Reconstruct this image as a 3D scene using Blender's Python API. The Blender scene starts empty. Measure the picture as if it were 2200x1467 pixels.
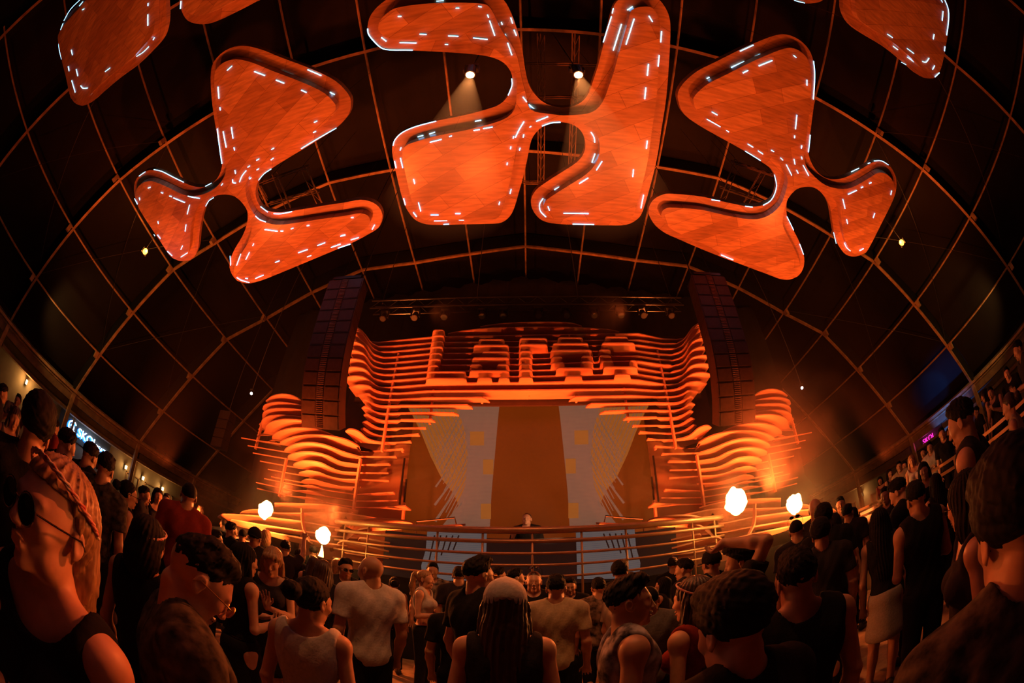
import bpy, bmesh, math, random
import numpy as np
from mathutils import Vector, Matrix, Euler
PI=math.pi; C=bpy.context.scene.collection; random.seed(5); RNG=np.random.default_rng(5)
# ------------------------------------------------------------ camera (full-frame fisheye held above the crowd)
CAMX,CAMH,FPX,K3,PITCH,YAW,ROLL=-0.0987,1.6,838.3,0.05,0.6208,-0.0401,-0.0131
cd=bpy.data.cameras.new('camera'); cam=bpy.data.objects.new('camera',cd); C.objects.link(cam)
bpy.context.scene.camera=cam
cd.type='PANO'; cd.sensor_width=36; cd.sensor_fit='HORIZONTAL'; cd.clip_start=.05; cd.clip_end=300
MM=36/2200
_k1=1/(FPX*MM); _k3=K3*_k1**3
for tgt in (cd, getattr(cd,'cycles',None)):
    if tgt is None: continue
    try:
        tgt.panorama_type='FISHEYE_LENS_POLYNOMIAL'; tgt.fisheye_fov=math.radians(240)
        tgt.fisheye_polynomial_k0=0; tgt.fisheye_polynomial_k1=-_k1; tgt.fisheye_polynomial_k2=0
        tgt.fisheye_polynomial_k3=-_k3; tgt.fisheye_polynomial_k4=0
    except Exception as e: print('cam',e)
cy_,sy_,cp_,sp_=math.cos(YAW),math.sin(YAW),math.cos(PITCH),math.sin(PITCH)
cr_,sr_=math.cos(ROLL),math.sin(ROLL)
def c2w(R,U,F):
    R,U=R*cr_+U*sr_,-R*sr_+U*cr_
    y=F*cp_-U*sp_; z=F*sp_+U*cp_
    return Vector((R*cy_+y*sy_,-R*sy_+y*cy_,z))
CP=Vector((CAMX,0,CAMH))
_r,_u,_f=c2w(1,0,0),c2w(0,1,0),c2w(0,0,1)
cam.matrix_world=Matrix(((_r.x,_u.x,-_f.x,CP.x),(_r.y,_u.y,-_f.y,CP.y),(_r.z,_u.z,-_f.z,CP.z),(0,0,0,1)))
def ray(px,py):                     # photo pixel -> direction, used only to measure the place
    a,b=(px-1100)/FPX,(733.5-py)/FPX; u=math.hypot(a,b)+1e-9; th=u+K3*u**3
    return c2w(a/u*math.sin(th),b/u*math.sin(th),math.cos(th))
def atY(px,py,Y): d=ray(px,py); return CP+d*(Y/d.y)
def atZ(px,py,Z): d=ray(px,py); return CP+d*((Z-CAMH)/d.z)
def atX(px,py,X): d=ray(px,py); return CP+d*((X-CAMX)/d.x)
def proj(p):
    d=p-CP; R,U,F=d.dot(_r),d.dot(_u),d.dot(_f)
    n=math.hypot(R,U)+1e-9; th=math.atan2(n,F); u=th
    for _ in range(12): u-=(u+K3*u**3-th)/(1+3*K3*u*u)
    return (1100+FPX*u*R/n,733.5-FPX*u*U/n)
# ------------------------------------------------------------ view, world
vs=bpy.context.scene.view_settings
vs.view_transform='Standard'; vs.look='None'; vs.exposure=0; vs.gamma=1; vs.use_curve_mapping=False
cy=bpy.context.scene.cycles
try:
    cy.use_denoising=True; cy.max_bounces=5; cy.diffuse_bounces=3; cy.glossy_bounces=2; cy.transmission_bounces=3
    cy.volume_bounces=0; cy.volume_max_steps=32; cy.volume_step_rate=4; cy.sample_clamp_indirect=3; cy.caustics_reflective=False; cy.caustics_refractive=False
    cy.use_adaptive_sampling=True; cy.adaptive_threshold=.045
except Exception as e: print(e)
w=bpy.data.worlds.new('night'); bpy.context.scene.world=w; w.use_nodes=True
w.node_tree.nodes['Background'].inputs[0].default_value=(1,.16,.03,1); w.node_tree.nodes['Background'].inputs[1].default_value=.0013
# ------------------------------------------------------------ lamps of the venue, plus added key and fill lights
ORANGE=(1,.125,.02); AMBER=(1,.18,.03); FIRE=(1,.33,.07); WARM=(1,.5,.14)
def look(o,to):
    o.rotation_euler=(Vector(to)-o.location).to_track_quat('-Z','Y').to_euler()
def spot(name,loc,to,power,col,deg=120,rad=.15,blend=.6):
    l=bpy.data.lights.new(name,'SPOT'); l.energy=power; l.color=col; l.spot_size=math.radians(deg); l.spot_blend=blend; l.shadow_soft_size=rad
    o=bpy.data.objects.new(name,l); C.objects.link(o); o.location=loc; look(o,to); return o
def point(name,loc,power,col,rad=.1):
    l=bpy.data.lights.new(name,'POINT'); l.energy=power; l.color=col; l.shadow_soft_size=rad
    o=bpy.data.objects.new(name,l); C.objects.link(o); o.location=loc; return o
for x,y,z,p,c in ((-5.6,7.7,2.95,380,95),(-4.5,7.7,2.95,420,95),(-2.3,7.2,1.35,900,80),(-.9,7.2,1.3,700,80),(.9,7.2,1.3,700,80),(2.3,7.2,1.35,900,80),(4.5,7.7,2.95,420,95),(5.6,7.7,2.95,380,95)):
    spot('facade_footlight',(x,y,z),(x*1.05,8.45,6.0),p,AMBER if abs(x)>4 else ORANGE,c,.03)   # row of lamps under the boards
for x in (-3.4,-1.3,1.3,3.4): spot('lettering_light',(x,6.95,2.45),(x*.9,8.4,7.2),620,ORANGE,48,.03)
for x in (-2.7,2.7): spot('added_key_light',(x,8.2,8.55),(-x*.37,.42,1.55),1400 if x<0 else 3800,(1,.15,.028),15,.1)  # added key spots that brighten the people at both edges
for x in (-7.6,-5.6,5.6,7.6): spot('wing_footlight',(x,5.9,1.35),(x*.85,8.3,3.0),900,AMBER,105,.06)
for x,p in ((-4.5,1450),(-1.5,700),(1.5,700),(4.5,1450)):              # uplights that wash the hanging wooden shapes
    spot('ceiling_uplight',(x,6.3,2.55),(x*1.1,2.6,8),p,ORANGE,105,.12)
for x in (-9.5,9.5): spot('side_uplight',(x,7.0,2.6),(x*.95,1.6,8),1100,ORANGE,110,.12)
for x in (-8.5,8.5): spot('tent_wash',(x,4.2,2.6),(x*1.6,8.5,10),1100,AMBER,105,.2)
for x in (-4,4): spot('roof_wash',(x,9.6,8.4),(x*.6,7.5,16),500,AMBER,120,.2)
for x in (-3.4,3.4): spot('crowd_wash',(x,6.3,2.45),(x*.7,0,1.2),620,AMBER,150,.12)
for x in (-18.3,18.3): spot('membrane_fill',(x,2.5,4.4),(x*1.06,11,8.6),190,(1,.5,.15),110,.2)  # added fill brightening the lower roof slopes, not a venue lamp
spot('rear_fill',(0,-5,7.5),(0,2,1.2),7,(1,.22,.05),110,.5)  # dim fill added behind the camera to lift the crowd's backs
# ------------------------------------------------------------ materials
def mat(name,col,rough=.6,metal=0,var=0,scale=8,bump=0,stretch=(1,1,1),emit=None,es=1,col2=None,spec=None,coord='Object'):
    m=bpy.data.materials.new(name); m.use_nodes=True; nt=m.node_tree; N=nt.nodes; L=nt.links; b=N['Principled BSDF']
    b.inputs['Base Color'].default_value=(*col,1); b.inputs['Roughness'].default_value=rough; b.inputs['Metallic'].default_value=metal
    if spec is not None: b.inputs['Specular IOR Level'].default_value=spec
    if emit: b.inputs['Emission Color'].default_value=(*emit,1); b.inputs['Emission Strength'].default_value=es
    if var or bump or col2:
        tc=N.new('ShaderNodeTexCoord'); mp=N.new('ShaderNodeMapping'); nz=N.new('ShaderNodeTexNoise')
        mp.inputs['Scale'].default_value=stretch; nz.inputs['Scale'].default_value=scale; nz.inputs['Detail'].default_value=5
        L.new(tc.outputs[coord],mp.inputs[0]); L.new(mp.outputs[0],nz.inputs[0])
        if var or col2:
            mx=N.new('ShaderNodeMix'); mx.data_type='RGBA'; rp=N.new('ShaderNodeMapRange')
            rp.inputs[1].default_value=.35; rp.inputs[2].default_value=.65
            c2=col2 or tuple(c*(1-var) for c in col)
            mx.inputs[6].default_value=(*col,1); mx.inputs[7].default_value=(*c2,1)
            L.new(nz.outputs[0],rp.inputs[0]); L.new(rp.outputs[0],mx.inputs[0]); L.new(mx.outputs[2],b.inputs['Base Color'])
        if bump:
            bp=N.new('ShaderNodeBump'); bp.inputs['Strength'].default_value=bump; bp.inputs['Distance'].default_value=.02
            L.new(nz.outputs[0],bp.inputs['Height']); L.new(bp.outputs[0],b.inputs['Normal'])
    return m
def plank_mat(name,base,rough,bscale=1.0,rot=0.,rowh=.22,bw=1.1):
    m=bpy.data.materials.new(name); m.use_nodes=True; nt=m.node_tree; N=nt.nodes; L=nt.links; b=N['Principled BSDF']
    tc=N.new('ShaderNodeTexCoord'); mp=N.new('ShaderNodeMapping'); mp.inputs['Rotation'].default_value=(0,0,rot)
    br=N.new('ShaderNodeTexBrick'); br.inputs['Scale'].default_value=bscale; br.inputs['Mortar Size'].default_value=.004
    br.inputs['Brick Width'].default_value=bw; br.inputs['Row Height'].default_value=rowh; br.offset=.37
    br.inputs['Color1'].default_value=(1,1,1,1); br.inputs['Color2'].default_value=(.62,.55,.5,1); br.inputs['Mortar'].default_value=(.45,.35,.3,1)
    mp2=N.new('ShaderNodeMapping'); mp2.inputs['Scale'].default_value=(1.2,9,1); mp2.inputs['Rotation'].default_value=(0,0,rot)
    nz=N.new('ShaderNodeTexNoise'); nz.inputs['Scale'].default_value=2.2; nz.inputs['Detail'].default_value=6
    rp=N.new('ShaderNodeMapRange'); rp.inputs[1].default_value=.3; rp.inputs[2].default_value=.7; rp.inputs[3].default_value=.62; rp.inputs[4].default_value=1.08
    mx=N.new('ShaderNodeMix'); mx.data_type='RGBA'; mx.blend_type='MULTIPLY'; mx.inputs[0].default_value=1
    mx2=N.new('ShaderNodeMix'); mx2.data_type='RGBA'; mx2.blend_type='MULTIPLY'; mx2.inputs[0].default_value=1; mx2.inputs[6].default_value=(*base,1)
    L.new(tc.outputs['Object'],mp.inputs[0]); L.new(mp.outputs[0],br.inputs[0]); L.new(tc.outputs['Object'],mp2.inputs[0]); L.new(mp2.outputs[0],nz.inputs[0])
    L.new(nz.outputs[0],rp.inputs[0]); L.new(br.outputs[0],mx.inputs[6]); L.new(rp.outputs[0],mx.inputs[7])
    L.new(mx.outputs[2],mx2.inputs[7]); L.new(mx2.outputs[2],b.inputs['Base Color']); b.inputs['Roughness'].default_value=rough
    return m
M=dict(
 wood=plank_mat('ceiling_wood',(.62,.33,.15),.3,1,.5,.34,1.6),
 rimwood=plank_mat('rim_wood',(.60,.30,.13),.42,1,1.1,.9,1.3),
 ply=mat('facade_plywood',(.8,.33,.18),.55,var=.15,scale=3,stretch=(1,6,6)),
 steel=mat('painted_steel',(.55,.30,.14),.4,.3,var=.3,scale=4),
 alu=mat('arch_aluminium',(.75,.42,.2),.5,.2,var=.4,scale=3),
 black=mat('black_cloth',(.012,.009,.008),.9,var=.4,scale=3),
 blackm=mat('black_metal',(.02,.017,.015),.5,.2),
 membrane=mat('tent_membrane',(.02,.012,.008),.7,var=.5,scale=.35,spec=.25),
 sand=mat('sand_floor',(.42,.27,.16),.9,var=.5,scale=5,bump=1),
 deck=mat('platform_deck',(.2,.13,.09),.7,var=.4,scale=3),
 plaster=mat('beige_plaster',(.42,.33,.22),.85,var=.25,scale=1.2,bump=.1),
 fascia=mat('fascia_wood',(.42,.24,.12),.6,var=.35,scale=3),
 plaster2=mat('door_paint',(.5,.45,.36),.6),
 signboard=mat('sign_board',(.10,.10,.08),.7),
 panel=mat('stage_backing',(.34,.17,.09),.75,var=.12,scale=2),
 dark=mat('dark_panel',(.05,.022,.014),.7,var=.2,scale=2),
 glass=mat('door_glass',(.12,.14,.12),.2),
 led=mat('led_blue',(.1,.2,.3),.5,emit=(.22,.55,1),es=6),
 speaker=mat('speaker_grey',(.045,.022,.014),.45,.2,var=.3,scale=12),
 grille=mat('speaker_grille',(.20,.11,.06),.4,.6,var=.4,scale=60),
 rail=mat('rail_steel',(.6,.34,.18),.35,.4,var=.2,scale=5),
 cable=mat('cable',(.05,.04,.04),.6),
 lampglow=mat('lamp_glow',(1,.8,.4),.5,emit=(1,.6,.22),es=14),
 hotglow=mat('bulb_glow',(1,.5,.1),.5,emit=(1,.33,.03),es=9),
 coolglow=mat('cool_glow',(.8,.9,1),.5,emit=(.7,.85,1),es=8),
 neonw=mat('neon_white',(1,1,1),.5,emit=(.75,.85,1),es=4),
 halob=mat('halo_blue',(0,.2,1),.5,emit=(.02,.22,1),es=2.4),
 neonp=mat('neon_pink',(1,0,.6),.5,emit=(1,.03,.5),es=1.6),
)
def stripe_mat(name,c1,c2,es,sc):
    m=bpy.data.materials.new(name); m.use_nodes=True; nt=m.node_tree; N=nt.nodes; L=nt.links; b=N['Principled BSDF']
    tc=N.new('ShaderNodeTexCoord'); wv=N.new('ShaderNodeTexWave'); wv.bands_direction='Z'; wv.inputs['Scale'].default_value=sc
    nz=N.new('ShaderNodeTexNoise'); nz.inputs['Scale'].default_value=7
    mx=N.new('ShaderNodeMix'); mx.data_type='RGBA'; mx.inputs[6].default_value=(*c1,1); mx.inputs[7].default_value=(*c2,1)
    ad=N.new('ShaderNodeMath'); ad.operation='MULTIPLY'
    L.new(tc.outputs['Object'],wv.inputs[0]); L.new(tc.outputs['Object'],nz.inputs[0]); L.new(wv.outputs['Fac'],ad.inputs[0]); L.new(nz.outputs[0],ad.inputs[1])
    L.new(ad.outputs[0],mx.inputs[0]); b.inputs['Base Color'].default_value=(.02,.02,.02,1)
    L.new(mx.outputs[2],b.inputs['Emission Color']); b.inputs['Emission Strength'].default_value=es; return m
M['screen']=stripe_mat('led_screen_lit',(.17,.075,.042),(.11,.05,.034),1,9)
M['screen_tan']=stripe_mat('led_screen_tan',(.26,.075,.012),(.2,.06,.01),1,9)
M['screen_dark']=stripe_mat('led_screen_brown',(.11,.014,.0),(.085,.011,.0),1,9)
M['screen_cool']=stripe_mat('led_front_lit',(.105,.078,.07),(.05,.048,.06),1,9)
M['screen_black']=stripe_mat('led_front_dark',(.010,.003,.002),(.012,.004,.004),1,9)
def skinmat(n,c): return mat(n,c,.5,var=.12,scale=30)
def clothmat(n,c,c2=None,sc=60): return mat(n,c,1.0,spec=.12,var=.15,scale=sc,bump=.15,col2=c2)
# ------------------------------------------------------------ mesh helpers
def link(name,me,m=None,parent=None):
    o=bpy.data.objects.new(name,me); C.objects.link(o)
    if m is not None:
        for mm in (m if isinstance(m,(list,tuple)) else [m]): me.materials.append(mm)
    if parent is not None: o.parent=parent
    return o
def tag(o,label,cat,group=None):
    o['label']=label; o['category']=cat
    if group: o['group']=group
    return o
def struct(o,label=None):
    o['kind']='structure'
    if label: o['label']=label
    return o
def empty(name,loc=(0,0,0),rz=0):
    o=bpy.data.objects.new(name,None); C.objects.link(o); o.location=loc; o.rotation_euler=(0,0,rz); o.empty_display_size=.1; return o
class MB:
    def __init__(s): s.v=[]; s.f=[]
    def add(s,vs,fs):
        n=len(s.v); s.v+= [tuple(v) for v in vs]; s.f+=[tuple(i+n for i in f) for f in fs]; return s
    def box(s,x0,x1,y0,y1,z0,z1):
        return s.add([(x0,y0,z0),(x1,y0,z0),(x1,y1,z0),(x0,y1,z0),(x0,y0,z1),(x1,y0,z1),(x1,y1,z1),(x0,y1,z1)],
          [(3,2,1,0),(4,5,6,7),(0,1,5,4),(1,2,6,5),(2,3,7,6),(3,0,4,7)])
    def bar(s,a,b,w,h,up=(0,0,1)):
        a,b=Vector(a),Vector(b); d=(b-a).normalized(); u=Vector(up)
        if abs(d.dot(u))>.95: u=Vector((0,1,0))
        r=d.cross(u).normalized(); u=r.cross(d)
        vs=[p+r*(i*w/2)+u*(j*h/2) for p in (a,b) for i,j in ((-1,-1),(1,-1),(1,1),(-1,1))]
        return s.add(vs,[(3,2,1,0),(4,5,6,7),(0,1,5,4),(1,2,6,5),(2,3,7,6),(3,0,4,7)])
    def tube(s,pts,r,n=8,r2=None):
        P=[Vector(p) for p in pts]; vs=[];fs=[]; u=None
        for i,p in enumerate(P):
            d=((P[i+1] if i<len(P)-1 else p)-(P[i-1] if i else p)).normalized()
            if u is None: u=d.cross(Vector((0,0,1)) if abs(d.z)<.9 else Vector((1,0,0))).normalized()
            u=(u-d*u.dot(d)).normalized(); w=d.cross(u)
            rr=r if r2 is None else r+(r2-r)*i/(len(P)-1)
            vs+=[p+(u*math.cos(2*PI*k/n)+w*math.sin(2*PI*k/n))*rr for k in range(n)]
        for i in range(len(P)-1):
            for k in range(n): fs.append((i*n+k,i*n+(k+1)%n,(i+1)*n+(k+1)%n,(i+1)*n+k))
        fs.append(tuple(range(n-1,-1,-1))); fs.append(tuple((len(P)-1)*n+k for k in range(n)))
        return s.add(vs,fs)
    def ball(s,c,r,n=12,m=8):
        r=(r,r,r) if isinstance(r,(int,float)) else r
        vs=[(c[0],c[1],c[2]+r[2])]; fs=[]
        for j in range(1,m):
            t=PI*j/m
            for i in range(n): a=2*PI*i/n; vs.append((c[0]+r[0]*math.sin(t)*math.cos(a),c[1]+r[1]*math.sin(t)*math.sin(a),c[2]+r[2]*math.cos(t)))
        vs.append((c[0],c[1],c[2]-r[2]))
        for i in range(n): fs.append((0,1+i,1+(i+1)%n)); fs.append((len(vs)-1,1+(m-2)*n+(i+1)%n,1+(m-2)*n+i))
        for j in range(m-2):
            for i in range(n): fs.append((1+j*n+i,1+(j+1)*n+i,1+(j+1)*n+(i+1)%n,1+j*n+(i+1)%n))
        return s.add(vs,fs)
    def prism(s,poly,z0,z1,top=True):       # poly: list of (x,y), counter-clockwise
        n=len(poly); vs=[(x,y,z0) for x,y in poly]+[(x,y,z1) for x,y in poly]
        return s.add(vs,[tuple(range(n-1,-1,-1)),tuple(range(n,2*n))]+[(i,(i+1)%n,n+(i+1)%n,n+i) for i in range(n)])
    def build(s,name,m=None,parent=None,smooth=False,tri=False):
        me=bpy.data.meshes.new(name); me.from_pydata(s.v,[],s.f)
        if tri:
            bm=bmesh.new(); bm.from_mesh(me); bmesh.ops.triangulate(bm,faces=[f for f in bm.faces if len(f.verts)>4]); bm.to_mesh(me); bm.free()
        me.update()
        if smooth: me.polygons.foreach_set('use_smooth',[True]*len(me.polygons))
        return link(name,me,m,parent)
def area(poly): return .5*sum(poly[i-1][0]*poly[i][1]-poly[i][0]*poly[i-1][1] for i in range(len(poly)))
def smooth_closed(P,sub=4):
    out=[]; n=len(P)
    for i in range(n):
        p0,p1,p2,p3=[np.array(P[(i+k)%n],float) for k in (-1,0,1,2)]
        for t in np.arange(sub)/sub:
            out.append(tuple(.5*((2*p1)+(-p0+p2)*t+(2*p0-5*p1+4*p2-p3)*t*t+(-p0+3*p1-3*p2+p3)*t**3)))
    return out
def smooth_open(P,sub=4):
    P=[np.array(p,float) for p in P]; Q=[2*P[0]-P[1]]+P+[2*P[-1]-P[-2]]; out=[]
    for i in range(1,len(Q)-2):
        p0,p1,p2,p3=Q[i-1:i+3]
        for t in np.arange(sub)/sub: out.append(tuple(.5*((2*p1)+(-p0+p2)*t+(2*p0-5*p1+4*p2-p3)*t*t+(-p0+3*p1-3*p2+p3)*t**3)))
    out.append(tuple(P[-1])); return out
def inset(poly,d):
    n=len(poly); P=np.array(poly); A=P; B=np.roll(P,-1,0); N=[]; D=[]
    for i in range(n):
        t=P[(i+2)%n]-P[i-2]; t/=np.linalg.norm(t)+1e-9; nn=np.array([-t[1],t[0]]); N.append(nn)
        o=P[i]+nn*.01; e=B-A; den=nn[0]*e[:,1]-nn[1]*e[:,0]; den=np.where(abs(den)<1e-9,1e-9,den); q=A-o
        tt=(q[:,0]*e[:,1]-q[:,1]*e[:,0])/den; uu=(q[:,0]*nn[1]-q[:,1]*nn[0])/den
        ok=(tt>.005)&(uu>=0)&(uu<=1); w=tt[ok].min() if ok.any() else 9
        D.append(min(d,.33*w))                     # a narrow neck keeps a narrow rim
    D=np.array(D)
    D=np.min([np.roll(D,k) for k in (-2,-1,0,1,2)],0)
    for _ in range(4): D=(np.roll(D,1)+2*D+np.roll(D,-1))/4
    return [tuple(P[i]+N[i]*D[i]) for i in range(n)]
def inside(p,poly):
    c=False; x,y=p
    for i in range(len(poly)):
        x1,y1=poly[i-1]; x2,y2=poly[i]
        if (y1>y)!=(y2>y) and x<(x2-x1)*(y-y1)/(y2-y1)+x1: c=not c
    return c
# ------------------------------------------------------------ tent
TX=[0,2.64,5.27,8.0,10.49,12.82,15.2,16.92,18.57,20.2]; TZ=[15.92,15.46,15.0,14.74,13.42,11.89,10.64,8.36,6.12,3.93]
PROF=[(-TX[i],TZ[i]) for i in range(9,-1,-1)]+[(TX[i],TZ[i]) for i in range(1,10)]
ARCH=[-13.8,-8.6,-3.4,1.8,7.0,12.2,17.4]
nrm=[]
for i,(x,z) in enumerate(PROF):
    a=PROF[max(i-1,0)]; b=PROF[min(i+1,18)]; t=Vector((b[0]-a[0],0,b[1]-a[1])).normalized(); nrm.append((-t.z,t.x))
def off(i,d): return (PROF[i][0]+nrm[i][0]*d,PROF[i][1]+nrm[i][1]*d)
fl=MB().box(-30,30,-16,30,-.2,0).build('floor',M['sand']); struct(fl)
mb=MB(); O=[off(i,1.05) for i in range(19)]
YS=[-14]+[y for y in ARCH[1:]]+[22.6]
vs=[];fs=[]
for Y in YS:
    for x,z in O: vs.append((x,Y,z))
    for x,z in [off(i,1.1) for i in range(19)]: vs.append((x,Y,z))
for j in range(len(YS)-1):
    for i in range(18):
        a=j*38+i; b=(j+1)*38+i; fs+=[(a,a+1,b+1,b),(a+19,b+19,b+20,a+20)]
mb.add(vs,fs); struct(mb.build('ceiling',M['membrane']),'dark tent roof membrane')
NAMES=['','rearmost','rear','overhead','second nearest the stage','behind the facade','farthest']
for j,Y in enumerate(ARCH):
    if Y<-9: continue
    e=empty('arch_beam',(0,Y,0))
    inner=MB(); arch_shade=MB(); base=MB()
    for i in range(18):
        (x0,z0),(x1,z1)=off(i,0),off(i+1,0)
        inner.bar((x0,0,z0),(x1,0,z1),.12,.10,up=(nrm[i][0],0,nrm[i][1]))
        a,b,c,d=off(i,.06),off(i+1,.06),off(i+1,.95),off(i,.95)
        for s in (-1,1): arch_shade.add([(a[0],s*.05,a[1]),(b[0],s*.05,b[1]),(c[0],s*.05,c[1]),(d[0],s*.05,d[1])],[(0,1,2,3)])
    inner.build('inner_flange',M['alu'],e); arch_shade.build('shadow_strip',M['blackm'],e)  # black sheets stand in for the arch's cast shadow on the membrane
    for s in (-1,1):
        MB().bar((s*20.2,0,0),(s*20.2,0,3.98),.16,.22).build('column',M['alu'],e)
        for i in (1,3,5,7): pass
    tag(e,['','','wide tent arch behind the camera','tent arch crossing high above the camera','tent arch over the middle of the dance floor','tent arch just behind the stage facade','farthest tent arch at the back end'][j],'beam')
k=0
for i in range(19):
    x,z=PROF[i]; k+=1
    r=.045
    struct(MB().tube([(x,-9,z+.0),(x,22.4,z)],r,6).build('trim_%d'%k,M['alu']),'thin roof purlin tube')
# small clamps and lamps where purlins meet the arches
for Y in (1.8,7.0,12.2):
    for s in (-1,1):
        for i in (5,6,7,8):
            x,z=s*TX[i],TZ[i]
            b=MB().box(x-.09,x+.09,Y-.32,Y-.12,z-.3,z-.02).build('clamp_lamp',M['alu'])
            tag(b,'small clamp lamp on the %s tent arch, %s %s side'%({1.8:'overhead',7.0:'middle',12.2:'stage'}[Y],['','','','','','upper','upper middle','lower middle','lowest'][i],'left' if s<0 else 'right'),'lamp','clamp lamps on the tent arches')
# cross cables in the roof bays
for s in (-1,1):
    m_=MB()
    for (Y0,Y1) in ((1.8,7.0),(7.0,12.2),(-3.4,1.8)):
        m_.tube([(s*TX[5],Y0,TZ[5]+.2),(s*TX[8],Y1,TZ[8]+.2)],.012,4); m_.tube([(s*TX[8],Y0,TZ[8]+.2),(s*TX[5],Y1,TZ[5]+.2)],.012,4)
    tag(m_.build('bracing_cable',M['cable']),'thin crossed bracing cables in the %s roof slope'%('left' if s<0 else 'right'),'cable')
# black drape closing the tent above and behind the stage
d=MB()
n=120; vs=[];fs=[]
for i in range(n+1):
    x=-12+24*i/n; y=13.6+.12*math.sin(x*5.2)+.05*math.sin(x*13)
    vs+=[(x,y,0),(x,y,15.2-abs(x)*.16),(x,y+.03,0),(x,y+.03,15.2-abs(x)*.16)]
for i in range(n): a=i*4; fs+=[(a,a+4,a+5,a+1),(a+2,a+3,a+7,a+6)]
d.add(vs,fs); tag(d.build('stage_drape',M['black'],smooth=True),'tall black pleated drape closing the tent behind the stage','curtain')
# end walls of the tent and side buildings
struct(MB().box(-22,22,22.6,22.8,0,17).build('wall_back',M['black']))
struct(MB().box(-22,22,-14.3,-14.1,0,17).build('wall_rear',M['black']))
for s,nm in ((-1,'left'),(1,'right')):
    xa,xb=sorted((s*21.6,s*21.9))
    struct(MB().box(xa,xb,-14,22.6,0,4.4).build('wall_'+nm,M['plaster']))
    xa,xb=sorted((s*20.25,s*20.6))
    struct(MB().box(xa,xb,-13.9,22.4,3.55,4.15).build('trim_%d'%(20+(s>0)),M['fascia']),'timber eave beam')
    xa,xb=sorted((s*20.0,s*20.2)); struct(MB().box(xa,xb,-13.9,22.4,4.0,4.12).build('trim_%d'%(22+(s>0)),M['alu']),'eave edge rail')
    xa,xb=sorted((s*20.6,s*21.6)); struct(MB().box(xa,xb,2,22.4,3.05,3.2).build('trim_%d'%(24+(s>0)),M['fascia']),'timber canopy')
# ------------------------------------------------------------ hanging wooden shapes
S_=740/1467
def cp(k,pts): ox=(0,730,1460)[k-1]; return [(ox+x*S_,y*S_) for x,y in pts]
ZC=8.0; ZP=7.84
LEFT=cp(1,[(1030,195),(960,215),(910,265),(897,330),(905,450),(922,560),(940,660),(945,710),(925,760),(890,788),(850,797),(800,785),(740,755),(680,730),(640,724),(600,740),(575,775),(572,820),(585,870),(620,930),(680,1020),(720,1080),(760,1110),(800,1110),(830,1090),(845,1050),(850,990),(862,920),(880,870),(910,838),(955,828),(1010,840),(1045,875),(1055,915),(1050,960),(1030,1010),(1000,1060),(980,1110),(980,1150),(1005,1190),(1050,1207),(1110,1195),(1200,1160),(1320,1110),(1440,1060)])+[(760,520),(790,504),(813,489),(822,469),(817,449),(801,435),(775,429),(740,435),(706,440),(646,450),(605,456),(580,454),(560,444),(550,424),(550,403),(560,381),(585,361),(630,333),(671,308),(721,276),(748,247),(754,222),(748,202),(721,174),(676,151),(605,124),(560,106)]
CENT=cp(2,[(118,130),(125,80),(150,40),(190,5),(240,-20),(350,-38),(500,-45),(620,-40),(670,-25),(702,5),(725,45),(750,110),(775,200),(790,300),(805,360),(830,400),(860,430),(900,450),(950,458),(1000,450),(1040,425),(1065,385),(1080,340),(1100,280),(1120,200),(1150,90),(1170,20),(1200,-10),(1240,-25),(1300,-28),(1350,-10),(1385,30),(1405,80),(1408,150),(1400,300),(1390,420),(1370,550),(1350,680),(1320,800),(1290,900),(1265,935),(1220,957),(1150,960),(1000,957),(900,950),(850,930),(820,890),(815,850),(835,810),(880,775),(950,730),(1010,690),(1040,650),(1045,600),(1025,555),(985,528),(930,520),(880,530),(840,560),(815,600),(800,670),(785,740),(765,810),(745,880),(725,920),(690,947),(640,953),(540,955),(440,958),(370,955),(320,935),(285,890),(265,840),(245,760),(230,690),(223,640),(230,600),(260,565),(320,540),(420,513),(520,493),(620,467),(680,445),(715,410),(733,370),(733,320),(715,285),(690,262),(640,242),(560,230),(450,222),(300,215),(220,212),(170,195),(135,165)])
RIGHT=cp(3,[(-8,400),(5,370),(30,340),(80,300),(160,260),(260,210),(340,175),(410,150),(460,148),(510,170),(550,210),(570,260),(577,330),(575,420),(565,500),(555,580),(548,640),(560,690),(590,735),(630,760),(680,762),(730,745),(790,710),(830,688),(870,690),(905,720),(923,765),(920,820),(900,870),(860,950),(820,1030),(790,1075),(750,1092),(710,1085),(680,1050),(660,1000),(650,940),(640,880),(620,840),(585,805),(545,795),(500,805),(465,835),(455,880),(460,930),(485,980),(510,1030),(528,1080),(530,1130),(510,1170),(470,1190),(430,1188),(380,1170),(300,1140),(180,1095),(80,1055),(0,1020),(-60,993),(-103,960),(-128,920),(-132,890),(-113,852),(-70,828),(-20,826),(100,838),(200,862),(300,880),(360,872),(400,845),(415,800),(412,760),(390,720),(350,690),(280,645),(200,600),(110,550),(40,505),(8,470),(-5,430)])
TL=cp(1,[(250,160),(262,110),(290,65),(350,0),(400,-50),(470,-85),(560,-100),(650,-95),(720,-85),(780,-60),(768,-30),(768,10),(775,50),(800,88),(850,103),(910,95),(1000,52),(1080,10),(1130,-20),(1130,-70),(1090,-110),(1000,-130),(850,-125),(760,-118),(600,-160),(450,-150),(380,-160)])
TL=cp(1,[(250,160),(262,110),(290,65),(350,0),(400,-55),(470,-110),(560,-130),(640,-135),(720,-140),(800,-150),(900,-160),(1000,-150),(1100,-110),(1150,-60),(1130,-15),(1080,10),(1000,52),(910,95),(850,103),(800,88),(775,50),(766,10),(762,-20),(745,-40),(722,-38),(708,-10),(710,60),(706,110),(690,160),(650,210),(580,280),(500,340),(430,400),(390,435),(350,450),(315,435),(300,400),(285,330),(265,250)])
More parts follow.
